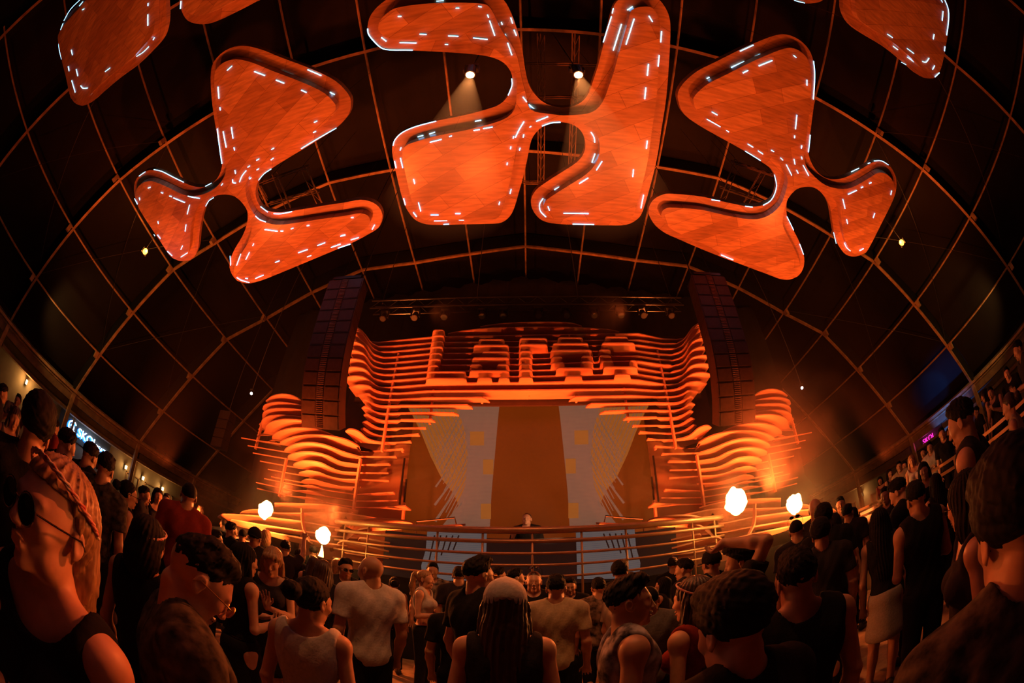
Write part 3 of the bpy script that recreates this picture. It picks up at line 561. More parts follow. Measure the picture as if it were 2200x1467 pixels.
# ------------------------------------------------------------ hanging line array speakers
for s,px in ((-1,(652,722,690)),(1,(1555,1630,1590))):
    D=6.42; cx=s*4.13; w=.92; zb=4.12
    e=empty('line_array_speaker',(cx,D,zb)); tag(e,'tall hanging column of line array speakers on the %s of the stage'%('left' if s<0 else 'right'),'speaker')
    y=0;z=0;ang=math.radians(29)
    n=12
    for i in range(n):
        h=.29
        u=Vector((0,-math.sin(ang),math.cos(ang))); f=Vector((0,-math.cos(ang),-math.sin(ang)))
        o=Vector((0,y,z)); vs=[]
        for dz in (0,h-.012):
            for dx,dy in ((-w/2,0),(w/2,0),(w*.36,.55),(-w*.36,.55)): vs.append(o+u*dz+Vector((dx,0,0))-f*dy)
        bx=MB().add(vs,[(3,2,1,0),(4,5,6,7),(0,1,5,4),(1,2,6,5),(2,3,7,6),(3,0,4,7)]).build('speaker_box',M['speaker'],e)
        for x0,x1,dd in ((-w*.47,-w*.12,.012),(w*.12,w*.47,.012)):
            g=MB(); vs=[o+u*(.02 if t==0 else h-.03)+Vector((x,0,0))+f*q for t in (0,1) for x,q in ((x0,0),(x1,0),(x1,dd),(x0,dd))]
            g.add(vs,[(3,2,1,0),(4,5,6,7),(0,1,5,4),(1,2,6,5),(2,3,7,6),(3,0,4,7)]); g.build('grille',M['speaker'],bx)
        hn=MB()
        for j in range(7):
            zz=.03+j*(h-.06)/6; p0=o+u*zz+Vector((-w*.08,0,0))+f*.012; p1=o+u*zz+Vector((w*.08,0,0))+f*.012; hn.bar(p0,p1,.012,.02)
        hn.build('horn_louvre',M['grille'],bx)
        y+=u.y*h; z+=u.z*h; ang=max(ang-math.radians(4),math.radians(5))
    MB().box(-w*.4,w*.4,y,y+.5,z+.02,z+.1).build('hanging_frame',M['blackm'],e)
    for dx in (-w*.3,w*.3): MB().tube([(dx,y+.25,z+.08),(dx,y+.25,np.interp(abs(cx),TX,TZ)-zb)],.015,5).build('chain',M['cable'],e)
# ------------------------------------------------------------ flame jets
def flame(px,py,Y,rpx,lab,seed,squash=1.15):
    c=atY(px,py,Y); r=rpx/838.3*(c-CP).length*1.0
    e=empty('flame_jet',(c.x,c.y,1.5)); tag(e,lab,'flame')
    bm=bmesh.new(); bmesh.ops.create_icosphere(bm,subdivisions=4,radius=1)
    rg=np.random.default_rng(seed); K=rg.normal(size=(26,3))*np.linspace(1.5,7,26)[:,None]; ph=rg.uniform(0,6.28,26)
    for v in bm.verts:
        p=np.array(v.co); n=sum(np.sin(K[i]@p+ph[i])/(1.1+np.linalg.norm(K[i])) for i in range(26))
        n=abs(n)
        s=.84+.24*n
        q=p*s; 
        if q[2]<-.3: q[:2]*=1-.35*(-.3-q[2])
        v.co=(q[0]*r,q[1]*r,q[2]*r*squash)
    for f in bm.faces: f.smooth=True
    me=bpy.data.meshes.new('fireball'); bm.to_mesh(me); bm.free()
    o=link('fireball',me,M['fireball'],e); o.location=(0,0,c.z-1.5)
    bm=MB().tube([(0,0,.12),(r*.1,0,c.z-1.5-r*1.6),(0,0,c.z-1.5-r*.9)],.015,8,r*.16)
    fl2=MB().tube([(0,0,0.1),(.01,0,.2),(0,0,.3)],.05,8,.008).build('flame_base',M['fire'],e,smooth=True)
    MB().box(-.13,.13,-.13,.13,-.12,.08).build('burner_box',M['blackm'],e)
    return e
M['fire']=mat('flame',(1,.7,.3),.5,emit=(1,.36,.07),es=22)
M['fireball']=mat('fireball',(1,.8,.5),.5,emit=(1,.5,.12),es=26)
flame(570,1096,6.35,16.5,'round white fireball from the outermost flame jet on stage left',3)
flame(694,1150,5.95,16,'round white fireball from the lower flame jet beside the left booth rail',4)
flame(1580,1077,5.95,24.5,'largest white fireball from the flame jet right of the booth',5)
flame(1706,1083,6.2,19,'round white fireball from the outermost flame jet on stage right',6)
# ------------------------------------------------------------ lighting rigs
def rig(name,lab,segs,Z,r=.03):
    e=empty(name,(0,0,0)); tag(e,lab,'truss')
    first=atZ(*segs[0][0],Z); e.location=first
    for a,b in segs:
        A,B=atZ(*a,Z)-first,atZ(*b,Z)-first
        m_=MB()
        for dx,dz in ((-.09,0),(.09,0),(0,.16)):
            o=Vector((dx,dx*.3,dz)); m_.tube([A+o,B+o],r*.55,5)
        n=max(2,int((B-A).length/.35))
        for i in range(n):
            p=A.lerp(B,i/n); q=A.lerp(B,(i+1)/n); m_.tube([p+Vector((-.09,-.03,0)),q+Vector((0,0,.16))],.008,4); m_.tube([p+Vector((.09,.03,0)),q+Vector((0,0,.16))],.008,4)
        m_.build('truss_section',M['fascia'],e)
    for (a,b) in segs[:2]:
        for t in (.15,.85):
            p=atZ(*a,Z).lerp(atZ(*b,Z),t); zt=np.interp(abs(p.x),TX,TZ)
            MB().tube([p-first,Vector((p.x,p.y,zt))-first],.01,4).build('hanging_cable',M['cable'],e)
rig('lighting_truss','small lighting truss grid seen through the gap of the central wooden shape',[((1090,140),(1300,142)),((1120,394),(1240,396)),((1159,210),(1264,210)),((1162,74),(1162,394)),((1237,74),(1227,370))],12)
rig('lighting_truss','small lighting truss grid seen through the left wooden shape',[((560,395),(660,360)),((575,440),(680,412)),((590,375),(620,450)),((652,362),(688,442)),((555,405),(570,430))],10.5)
rig('lighting_truss','small lighting truss grid seen through the right wooden shape',[((1575,350),(1680,385)),((1550,405),(1650,440)),((1585,345),(1548,440)),((1640,370),(1602,440)),((1685,380),(1660,440))],10.5)
def fixture(loc,to,lab,name='moving_head_light',sc=1.0,group=None,lens=None,cable=0):
    e=empty(name,loc); tag(e,lab,'stage light',group)
    d=(Vector(to)-Vector(loc)).normalized(); s=sc
    MB().box(-.12*s,.12*s,-.09*s,.09*s,.16*s,.24*s).build('base',M['blackm'],e)
    for k in (-1,1): MB().box(k*.13*s-.015*s,k*.13*s+.015*s,-.04*s,.04*s,-.04*s,.2*s).build('yoke_arm',M['blackm'],e)
    h=MB().tube([-d*.13*s,d*.05*s,d*.16*s],.085*s,12,.1*s).build('lamp_head',M['speaker'],e,smooth=False)
    MB().tube([d*.161*s,d*.17*s],.08*s,12).build('lens',lens or M['glass'],h)
    if cable: MB().tube([(0,0,.24*s),(0,0,cable)],.012,5).build('drop_rod',M['cable'],e)
    return e
M['spotglow']=mat('spot_lens_glow',(1,.8,.5),.4,emit=(1,.62,.25),es=9)
for i,(px,py) in enumerate(((1012,152),(1240,152))):
    p=atZ(px,py,7.5); to=(p.x*1.15+(-.1,.1)[i],p.y+2.4,0)
    fixture(p,to,'small hanging spotlight with a visible pale beam, %s of the pair'%('left','right')[i],'hanging_spotlight',.8,None,M['spotglow'],4.5)
    d=(Vector(to)-p).normalized()
    s=spot('spotlight_lamp',p+d*.16,to,400,(1,.32,.08),62,.04,1)
    # column of lit haze under the lamp
    n=16; a=d.orthogonal().normalized(); b=d.cross(a); L=2.6; q=p+d*.17
    m_=MB(); vs=[]
    for t,r in ((0,.05),(L,.05+L*.235)):
        vs+=[d*t+(a*math.cos(2*PI*k/n)+b*math.sin(2*PI*k/n))*r for k in range(n)]
    m_.add(vs,[(k,(k+1)%n,n+(k+1)%n,n+k) for k in range(n)]+[tuple(range(n-1,-1,-1)),tuple(range(n,2*n))])
    hz=m_.build('haze_beam',None); hz.location=q; hz['kind']='stuff'; tag(hz,'pale beam of light in the haze under the %s hanging spotlight'%('left','right')[i],'light beam')
    vm=bpy.data.materials.new('beam_haze'); vm.use_nodes=True; nt=vm.node_tree; nt.nodes.clear()
    o=nt.nodes.new('ShaderNodeOutputMaterial'); v=nt.nodes.new('ShaderNodeVolumeScatter'); v.inputs['Density'].default_value=.09; nt.links.new(v.outputs[0],o.inputs['Volume']); hz.data.materials.append(vm)
# row of moving heads above the stage
e=empty('lighting_truss',(0,8.6,8.95)); tag(e,'long dark lighting truss hanging above the stage facade','truss')
for dy,dz in ((-.15,0),(.15,0),(-.15,.3),(.15,.3)): MB().tube([(-4.8,dy,dz),(4.8,dy,dz)],.025,6).build('chord',M['blackm'],e)
for dy in (-.15,.15):
    MB().tube([(-4.8+i*.3,dy,.3 if i%2 else 0) for i in range(33)],.01,4).build('lacing',M['blackm'],e)
for x in (-4.5,-1.5,1.5,4.5): MB().tube([(x,0,.3),(x,0,np.interp(abs(x),TX,TZ)-8.95)],.012,4).build('chain',M['cable'],e)
for i,x in enumerate((-4.3,-3.3,-2.4,-1.3,-.7,.3,1.1,1.9,2.7,3.4,4.3)):
    fixture((x,8.55,8.68),(x*.8,4,0),'moving head light under the long stage truss, number %d from the left'%(i+1) if 0 else ['far left','second from the left','third from the left','left of centre','just left of centre','centre','just right of centre','right of centre','third from the right','second from the right','far right'][i]+' moving head light hanging under the long stage truss','moving_head_light',1.0,'moving head lights above the stage')
# delay speaker and cool lamps beside the stage
p=atY(480,925,10); sb=empty('side_speaker',(p.x,10,p.z)); tag(sb,'dark hanging speaker in the shade left of the stage','speaker')
for i in range(4): MB().box(-.3,.3,-.2,.2,-.7+i*.36,-.37+i*.36).build('speaker_box',M['speaker'],sb)
MB().tube([(0,0,.7),(0,0,np.interp(abs(p.x),TX,TZ)+1.0-p.z)],.015,4).build('chain',M['cable'],sb)
for px,py,s in ((540,845,'left'),(1723,833,'right')):
    p=atY(px,py,8.4); e=fixture(p,(0,0,1.5),'small lamp with a cold white glow hanging on the %s of the stage'%s,'cold_lamp',.55,None,M['coolglow'],np.interp(abs(p.x),TX,TZ)-p.z)
# warm bulbs near the roof membrane
for px,py,s in ((312,540,'left'),(1937,521,'right')):
    p=atY(px,py,4.75); e=empty('roof_floodlight',p); tag(e,'glowing amber floodlight high against the %s roof slope'%s,'lamp')
    k=-1 if s=='left' else 1
    MB().box(-.1+k*.14,.1+k*.14,-.16,.16,-.12,.12).build('housing',M['blackm'],e); MB().ball((0,0,0),.12).build('bulb',M['hotglow'],e,smooth=True)
    MB().tube([(k*.14,0,.1),(k*.14,0,np.interp(abs(p.x+k*.14),TX,TZ)+.7-p.z)],.012,5).build('bracket',M['cable'],e)
    point('roof_flood_lamp',(p.x-k*.12,p.y,p.z),160,(1,.3,.05),.09)
# wall lamps, doors and signs of the side buildings
def wall_lamp(y,z,s,lab,pw=14):
    x=s*21.55; e=empty('wall_lamp',(x,y,z)); tag(e,lab,'lamp')
    MB().box(-.05,.05,-.06,.06,-.14,.14).build('back_plate',M['blackm'],e); MB().box(-s*.2-.05,-s*.2+.05,-.05,.05,-.1,.1).build('glowing_shade',M['lampglow'],e)
    MB().box(min(-s*.2,0),max(-s*.2,0),-.015,.015,.11,.13).build('arm',M['blackm'],e)
    MB().box(-s*.2-.07,-s*.2+.07,-.07,.07,.1,.12).build('lid',M['blackm'],e)
    point('wall_lamp_light',(x-s*.36,y,z),pw,(1,.5,.14),.06)
wall_lamp(4.28,2.76,-1,'warm wall lamp on the left building, alone at the far left',30)
wall_lamp(12.41,2.4,-1,'warm wall lamp nearest the neon sign, first of three'); wall_lamp(13.92,2.35,-1,'warm wall lamp in the middle of the row of three'); wall_lamp(15.7,2.35,-1,'warm wall lamp on the left building, last of the row of three')
wall_lamp(18.3,2.5,1,'warm wall lamp on the building behind the right terrace')
k=0
for s,ys in ((-1,(13.15,14.8,17.3,19.6)),(1,(16.9,19.6))):
    for y in ys:
        k+=1; xa,xb=sorted((s*21.62,s*21.5)); st=MB().box(xa,xb,y-.5,y+.5,.02,2.15).build('door_%d'%k,M['plaster2']); struct(st)
        m_=MB(); xa,xb=sorted((s*21.52,s*21.44))
        for a,b,c,d in ((y-.58,y-.5,0,2.22),(y+.5,y+.58,0,2.22),(y-.58,y+.58,2.15,2.22)): m_.box(xa,xb,a,b,c,d)
        struct(m_.build('trim_%d'%(30+k),M['fascia']))
for s in (-1,1):
    for j,y in enumerate((7,12.2,17.4)):
        struct(MB().box(*sorted((s*21.35,s*21.6)),y+.9,y+1.05,0,3.2).build('trim_%d'%(50+j+(3 if s>0 else 0)),M['fascia']))
def text(body,size,m,name,par,mw,ext=.02,off=0):
    c=bpy.data.curves.new(name,'FONT'); c.body=body; c.size=size; c.extrude=ext; c.offset=off; c.resolution_u=3
    o=bpy.data.objects.new(name,c); C.objects.link(o); bpy.context.view_layer.update()
    me=bpy.data.meshes.new_from_object(o.evaluated_get(bpy.context.evaluated_depsgraph_get())); bpy.data.objects.remove(o)
    me.materials.clear(); r=link(name,me,m,par); r.matrix_local=mw; return r
MLx=Matrix(((0,0,1,0),(1,0,0,0),(0,1,0,0),(0,0,0,1)))     # reads along +y, faces +x
MRx=Matrix(((0,0,-1,0),(-1,0,0,0),(0,1,0,0),(0,0,0,1)))
sg=empty('neon_sign',(-21.5,7.9,2.35)); tag(sg,'white lettering sign with blue glow on the left building','sign')
MB().box(-.06,0,-.9,3.1,-.35,.85).build('sign_board',M['signboard'],sg)
T_=lambda x,y,z:Matrix.Translation((x,y,z))
text('SKOL',.62,M['neonw'],'lettering',sg,T_(.07,.55,0)@MLx); text('SKOL',.62,M['halob'],'blue_glow',sg,T_(.03,.5,-.06)@MLx,.01,.02)  # blue halo made as glowing offset copies behind the letters
text('BEATS',.34,M['neonw'],'lettering',sg,T_(.07,2.0,0)@MLx); text('BEATS',.34,M['halob'],'blue_glow',sg,T_(.03,1.97,-.05)@MLx,.01,.015)
for m_,r,x,o in ((M['neonw'],.035,.08,0),(M['halob'],.06,.02,-.05)):  # second pass is the halo, a thicker glowing blue copy
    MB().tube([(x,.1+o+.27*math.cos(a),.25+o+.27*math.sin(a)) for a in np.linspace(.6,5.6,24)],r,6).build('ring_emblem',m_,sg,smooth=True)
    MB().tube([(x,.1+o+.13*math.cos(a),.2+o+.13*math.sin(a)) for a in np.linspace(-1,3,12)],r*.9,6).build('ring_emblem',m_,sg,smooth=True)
point('neon_spill',(-21.0,9.2,2.6),16,(.4,.6,1),.4)
sg=empty('neon_sign',(21.4,12.0,3.1)); tag(sg,'small pink lit lettering sign behind the right terrace','sign')
MB().box(0,.08,-1.6,.2,-.3,.7).build('sign_board',M['signboard'],sg)
text('SKOL',.42,M['neonp'],'lettering',sg,T_(-.05,.05,.1)@MRx)
point('pink_spill',(20.9,11.5,3.3),5,(1,.1,.5),.2)
spot('blue_roof_light',(17.5,7.5,3.0),(20.2,9.6,5.2),400,(.02,.2,1),34,.1); spot('blue_eave_light',(18.6,9.5,2.4),(20.3,9.0,3.9),250,(.02,.2,1),80,.1)
# ------------------------------------------------------------ raised terrace with railing on the right
TX0=5.75
struct(MB().box(TX0,20.2,-2,13,0,.5).build('floor',M['deck']),'raised terrace on the right')
rl=empty('terrace_railing',(5.55,1.2,.5)); tag(rl,'pale metal two-bar railing along the raised right terrace','railing')
for z,r,h in ((1.08,.022,0),(.95,.016,1)):
    MB().bar((0,-2,z),(0,4.9,z),.05-.01*h,.045).build('rail',M['rail'],rl)
for y in np.arange(-2,5,1.15): MB().bar((0,y,-.5),(0,y,1.08),.04,.04).build('post',M['rail'],rl)
# the left side has a low step too
struct(MB().box(-20.2,-12,-2,16,0,.18).build('floor',M['deck']),'low step along the left side')
# ------------------------------------------------------------ haze around the flames and the stage
def haze(name,lab,box,dens,noise=None,aniso=.35,col=(1,.8,.7)):
    x0,x1,y0,y1,z0,z1=box
    o=MB().box(*box).build(name,None); o['kind']='stuff'; tag(o,lab,'haze')
    vm=bpy.data.materials.new(name); vm.use_nodes=True; nt=vm.node_tree; nt.nodes.clear(); N=nt.nodes; L=nt.links
    ou=N.new('ShaderNodeOutputMaterial'); v=N.new('ShaderNodeVolumeScatter'); v.inputs['Color'].default_value=(*col,1); v.inputs['Anisotropy'].default_value=aniso
    if noise:
        tc=N.new('ShaderNodeTexCoord'); mp=N.new('ShaderNodeMapping'); nz=N.new('ShaderNodeTexNoise'); nz.inputs['Scale'].default_value=noise; nz.inputs['Detail'].default_value=4
        rp=N.new('ShaderNodeMapRange'); rp.inputs[1].default_value=.42; rp.inputs[2].default_value=.72; rp.inputs[4].default_value=dens
        g=N.new('ShaderNodeTexGradient'); g.gradient_type='SPHERICAL'
        mp.inputs['Location'].default_value=(-(x0+x1)/(x1-x0),-(y0+y1)/(y1-y0),-(z0+z1)/(z1-z0)); mp.inputs['Scale'].default_value=(2/(x1-x0),2/(y1-y0),2/(z1-z0))
        mu=N.new('ShaderNodeMath'); mu.operation='MULTIPLY'
        L.new(tc.outputs['Object'],nz.inputs[0]); L.new(nz.outputs[0],rp.inputs[0]); L.new(tc.outputs['Object'],mp.inputs[0]); L.new(mp.outputs[0],g.inputs[0])
        L.new(rp.outputs[0],mu.inputs[0]); L.new(g.outputs[0],mu.inputs[1]); L.new(mu.outputs[0],v.inputs['Density'])
    else: v.inputs['Density'].default_value=dens
    L.new(v.outputs[0],ou.inputs['Volume']); o.data.materials.append(vm); return o
haze('stage_haze','thin glowing haze hanging over the whole stage',(-10,10,5.2,13.4,.3,8.2),.0028,None,.2)
haze('smoke_cloud','glowing orange smoke around the two right fireballs',(1.6,8.2,4.3,8.6,.2,5.4),.28,.8)
haze('smoke_plume','smoke drifting up to the right of the outer right fireball',(4.2,11.5,6.4,11.4,1.5,8.4),.16,.5)
haze('smoke_cloud','fainter glowing smoke around the two left fireballs',(-7.0,-2.0,4.5,8.4,.5,4.2),.09,.9)
spot('dj_face_fill',(0.6,5.95,2.55),(.05,7.2,2.6),34,(1,.45,.2),60,.03)  # spot added to brighten the DJ's face
CROWD='''
P_=person
# stage
P_(1132,1116,27,190,'person DJ in a black t-shirt behind the booth raising one hand','m','wave',-8,'crop','brown','tee','black',skin=0,floor=1.05)
P_(1752,1095,19,180,'bald person at the far right of the stage edge near the outer fireball','m','down',0,None,'black','tee','dark',d=8.2)
# left foreground
P_(112,1122,285,228,'blond person with round sunglasses and woven headband filling the left foreground','f','down',-6,'swept','blond','strap','black',skin=0,extra=('round','braid'),res=.0055)
P_(428,1232,195,80,'person with faded hair looking down, black t-shirt, left foreground','m','bent',34,'fade','black','tee','speck',skin=0,extra=('clear',),res=.0055)
P_(405,1066,50,0,'tall person in a dark red t-shirt seen from behind, left side','m','down',0,'crop','black','tee','red')
P_(76,925,90,10,'large dark-haired person seen from behind at the left edge above the blond person','m','down',5,'curly','black','tee','black',d=1.75)
P_(31,900,52,170,'long-haired person facing the camera at the far left edge','f','down',0,'long','brown','strap','grey')
L_=P_(38,862,27,190,'person holding a camera up to the face at the far left','m','phone',0,'short','black','tee','grey')
held(L_,(.0,.34,1.42),'camera','black camera held up by a person at the far left','camera')
P_(6,845,36,90,'person in profile cut by the left edge of the photo','m','down',0,'short','black','tee','dark')
P_(98,903,30,90,'person in profile right behind the large dark-haired head at left','m','down',0,'short','black','tee','red')
P_(118,918,28,60,'small person lit red beside the pale neon sign','m','down',0,'short','black','tee','red')
P_(143,955,62,60,'short-haired person below the neon sign looking right','m','down',5,'short','black','tee','black',skin=0)
P_(193,980,55,40,'short-haired person below the end of the neon sign looking down','m','down',14,'short','black','tee','dark')
P_(226,1008,66,20,'person with a bare neck lit red and a patterned shirt, left side','m','down',8,'short','black','tee','speck',skin=1)
P_(276,1062,62,75,'person in profile with sunglasses and a low bun, left side','f','bent',0,'bun','black','strap','black',extra=('sun',))
P_(310,1064,36,100,'first of the small faces below the wall lamps, short dark hair','m','down',0,'short','black','tee','dark')
P_(339,1066,36,165,'small long-haired face turned to the camera below the right wall lamp','f','down',-5,'long','black','strap','dark',skin=0)
P_(357,1076,28,180,'small person in sunglasses beside the dark red t-shirt','m','down',0,'short','brown','tee','cream',skin=0,extra=('sun',))
P_(318,1165,118,30,'dark-haired person with a red woven headband between the two left foreground people','f','down',10,'bob','black','strap','black',extra=('braid',))
P_(413,1150,42,30,'brown wavy hair rising behind the person with faded hair','m','down',5,'curly','brown','tee','black')
P_(464,1158,42,75,'person in profile with a short beard left of the raised hands','m','down',0,'short','black','tee','grey',extra=('beard',))
P_(430,1098,20,180,'tiny face looking back beyond the dark red t-shirt','m','down',0,'short','brown','tee','grey')
P_(497,1140,33,60,'person in black at the left wing boards, head turned right','m','down',0,'short','black','tee','black')
P_(521,1151,28,0,'short-haired person seen from behind under the left fireball','m','down',0,'crop','black','tee','dark')
P_(548,1156,40,20,'person with a backwards dark cap and sunglasses under the left fireball','m','down',0,'short','black','tee','dark',extra=('cap_brimback_black','sun'))
P_(571,1153,27,0,'blond person seen from behind beside the dark cap','f','down',0,'bob','blond','strap','dark')
P_(480,1127,22,0,'small person at the tip of the left wing boards','m','down',0,'crop','brown','tee','grey')
P_(613,1178,32,10,'person with one hand raised in front of the left wing boards','m','up',0,'short','black','tee','dark')
P_(645,1195,30,60,'person in a dark shirt below the lower left fireball, face turned right','m','down',0,'short','black','tee','dark')
P_(673,1187,30,0,'dark round head directly below the lower left fireball','m','down',0,'short','black','tee','black')
P_(674,1213,36,0,'long-haired person seen from behind below the lower left fireball','f','down',0,'long','brown','strap','dark')
P_(694,1228,52,0,'person with long straight brown hair from behind, left of the sunglasses','f','down',0,'long','brown','strap','black')
P_(742,1222,50,160,'person in dark sunglasses facing the camera beside the bearded person','m','down',5,'short','black','tee','dark',extra=('sun',))
P_(725,1215,30,20,'lit wisp of blond hair behind the person in dark sunglasses','f','down',0,'bob','blond','strap','dark')
P_(526,1203,74,62,'person with long dark hair in profile and bare arms, left of centre','f','bent',0,'long','black','strap','black',skin=0,leg='skirt')
P_(585,1204,74,190,'person with blond fringed hair covering the face, one open hand forward','f','hand',22,'fringe','blond','strap','dark',skin=0,leg='skirt')
P_(672,1292,112,20,'person with a dark low bun and thin pale straps, left of centre foreground','f','down',6,'bun','black','strap','white',skin=1,res=.0065,turn=-25)
# centre
P_(796,1228,66,340,'bearded bald person in a white t-shirt seen from behind, left of centre','m','down',6,None,'black','tee','white',skin=1,extra=('beard',),turn=30,res=.0065)
L_=P_(914,1245,40,110,'person with a blond ponytail and white crop top holding a drink','f','bent',0,'pony','blond','crop','white',skin=0)
held(L_,(.03,.33,1.19),'bottle','pale bottle in the hand of the person in the white crop top','bottle')
P_(929,1228,30,180,'person in a striped top behind the white crop top','m','down',0,'short','black','tee','stripe')
P_(847,1255,34,0,'small dark head right of the bearded person','f','down',0,'bun','black','strap','black')
P_(986,1238,38,0,'short-haired person from behind in front of the left pale booth panel','m','down',0,'short','black','tee','dark')
P_(1028,1237,74,52,'person with tall dark hair and thin gold glasses, centre','m','down',0,'quiff','black','tee','black',extra=('clear',),skin=0)
P_(1071,1238,32,60,'small head tucked right of the tall dark hair','m','down',0,'short','black','tee','dark')
P_(990,1296,66,10,'person in a black t-shirt with bowed head and lit neck, centre','m','down',22,'short','black','tee','black',skin=0)
P_(1085,1306,118,0,'person in a white mesh cap with long wavy hair, centre foreground','f','down',0,'longwave','brown','strap','dark',extra=('cap_back_white',),skin=0,res=.0065)
P_(1108,1243,38,70,'person in profile left of the smiling face','m','down',0,'short','black','tee','black',skin=0)
P_(1147,1250,46,180,'smiling person facing the camera with sunglasses on the head, centre','m','down',0,'crop','brown','tee','black',skin=0,extra=('sunup',))
P_(1195,1265,60,5,'person in a pale tan t-shirt seen from behind, right of centre','m','down',0,'short','black','tee','cream',skin=0)
P_(1225,1260,38,180,'dark figure clasping hands behind the pale tan t-shirt','m','bent',10,'short','black','tee','black')
P_(1286,1264,46,350,'person in a floral shirt seen from behind with glasses, right of centre','m','down',0,'short','black','tee','floral',extra=('clear',),skin=0)
P_(1333,1231,42,20,'person with dark spiky hair in front of the right pale booth panel','m','down',0,'curly','black','tee','dark')
P_(1336,1262,48,60,'person in a pale t-shirt leaning behind the star print tank top','m','down',24,'short','brown','tee','cream',skin=0)
P_(1352,1296,114,82,'person with a dark quiff in a star print tank top, right of centre','m','down',0,'quiff','black','tank','tank',skin=1,res=.0065)
L_=P_(1424,1257,38,290,'person with dark wavy hair drinking from a bottle','f','phone',-8,'long','black','strap','dark',skin=0)
held(L_,(.0,.33,1.38),'bottle','pale bottle at the mouth of the dark wavy haired person','bottle')
P_(1395,1290,30,0,'small dark person between the quiff and the drinking person','m','down',0,'crop','black','tee','grey')
# right
P_(1470,1224,46,290,'short-haired person in profile below the right booth rail','m','down',0,'short','black','tee','dark',skin=0)
P_(1446,1215,30,0,'dark head left of the black cap','m','down',0,'short','black','tee','black')
P_(1528,1212,54,330,'person in a black cap seen from behind, facing the booth','m','down',0,'short','black','tee','black',extra=('cap_front_black',))
P_(1592,1208,80,275,'bearded person in profile with one arm bent above the head','m','sweep',5,'curly','black','tee','black',skin=1,extra=('beard',),res=.0065)
P_(1488,1288,104,298,'person with a hair band in profile facing left, right foreground','f','down',0,'longwave','brown','strap','red',skin=0,extra=('headband',),res=.0065)
P_(1575,1352,205,320,'wavy dark hair of the nearest person at the bottom right of centre','m','down',10,'curly','black','tee','black',skin=1,res=.0065)
P_(1712,1246,138,345,'tall person in a black tank top from behind with a thin dark necklace','m','down',0,'short','black','tank','black',skin=1,res=.0065)
P_(1711,1141,46,0,'person with sunglasses pushed up on short hair, before the outer right fireball','m','down',0,'crop','black','tee','dark',extra=('sunup',))
P_(1771,1116,46,0,'round dark head right of the outer fireball, upper of two','m','down',0,'curly','black','tee','black')
P_(1764,1150,58,0,'round dark head right of the outer fireball, lower of two','m','down',0,'curly','black','tee','dark')
P_(1822,1104,38,20,'tall short-haired person by the start of the right railing','m','down',0,'short','black','tee','dark')
P_(1829,1131,36,15,'person with a small bun by the start of the right railing','f','down',0,'bun','black','strap','red')
P_(1808,1160,44,0,'long dark hair and bare shoulder left of the pale skirt','f','down',0,'long','brown','strap','dark')
P_(1806,1085,16,180,'tiny figure near the lit wall lamp on the right','m','down',0,'short','black','tee','black')
P_(1890,1122,64,0,'person with very long straight hair and a pale skirt, seen from behind','f','down',0,'long','black','strap','black',leg='skirt',lc='light',skin=1)
P_(1903,1066,36,200,'small face behind the person looking down on the right','m','down',0,'short','black','tee','dark')
P_(1930,1056,60,292,'short-haired person looking down in profile on the right','m','phone',20,'short','black','tee','black',skin=0)
P_(1968,1072,66,335,'broad person in a black tank top seen from behind on the right','m','bent',4,'short','black','tank','black',skin=1)
P_(2066,908,84,285,'short-haired person in profile beside the upper railing on the right','m','down',4,'short','black','tank','dark',skin=1,d=2.6)
P_(2072,1078,132,262,'person in dark sunglasses facing left, right foreground','f','down',0,'bob','black','strap','dark',skin=1,extra=('sun',),turn=-50,res=.0065)
P_(2172,1125,300,330,'large dark-haired head and patterned shirt filling the right edge','m','down',8,'curly','black','tee','speck',skin=1,res=.0065)
P_(1985,1012,36,180,'dark long-haired person below the terrace railing','f','down',0,'long','black','strap','black')
P_(2010,1040,46,340,'dark wavy hair between the tank top and the sunglasses on the right','f','down',0,'long','black','strap','black')
P_(2168,872,46,280,'person in a pale top in profile at the upper terrace railing','f','down',0,'bun','brown','crop','cream',skin=0)
# raised terrace at the right
TF=.5
for a in (
(2188,752,34,250,'person with arms folded at the top right corner of the terrace','m','bent',0,'short','black','tee','dark',1),
(2164,803,24,190,'person in a cap pointing with one arm on the right terrace','m','hand',0,'short','black','tee','black',0),
(2129,845,24,200,'person with both elbows up on the right terrace','m','phone',0,'short','black','tank','dark',1),
(2116,850,22,280,'person with long dark hair left of the raised elbows on the terrace','f','down',0,'long','black','strap','dark',1),
(2098,885,20,250,'person in black left of the tall profile head on the terrace','m','down',0,'short','black','tee','black',1),
(2024,933,26,180,'person in a black t-shirt beside the pink sign','m','down',0,'short','black','tee','black',0),
(2040,930,20,180,'small figure right of the pink sign','m','down',0,'short','black','tee','dark',1),
(1998,962,26,190,'person with dark hair and pale t-shirt below the pink sign','m','bent',0,'short','black','tee','white',0),
(1984,974,22,200,'person with a dark ponytail left of the pale t-shirt on the terrace','f','down',0,'pony','black','strap','dark',0),
(1959,991,28,180,'blond person with a dark-edged white top at the terrace front','f','bent',0,'long','blond','strap','white',0),
(1944,1001,20,190,'person with a bun left of the blond person on the terrace','f','down',0,'bun','black','crop','red',0),
(1932,1003,22,180,'person in a pale collar at the terrace front','m','down',0,'short','black','tee','cream',0),
(1911,1018,20,150,'person with long dark hair leaning at the lower end of the terrace','f','down',0,'long','black','strap','dark',0),
(1891,1033,17,190,'last small figure at the low end of the terrace','f','down',0,'bob','black','strap','red',0)):
    P_(a[0],a[1],a[2],a[3],a[4],a[5],a[6],a[7],a[8],a[9],a[10],a[11],skin=a[12],floor=TF)
'''
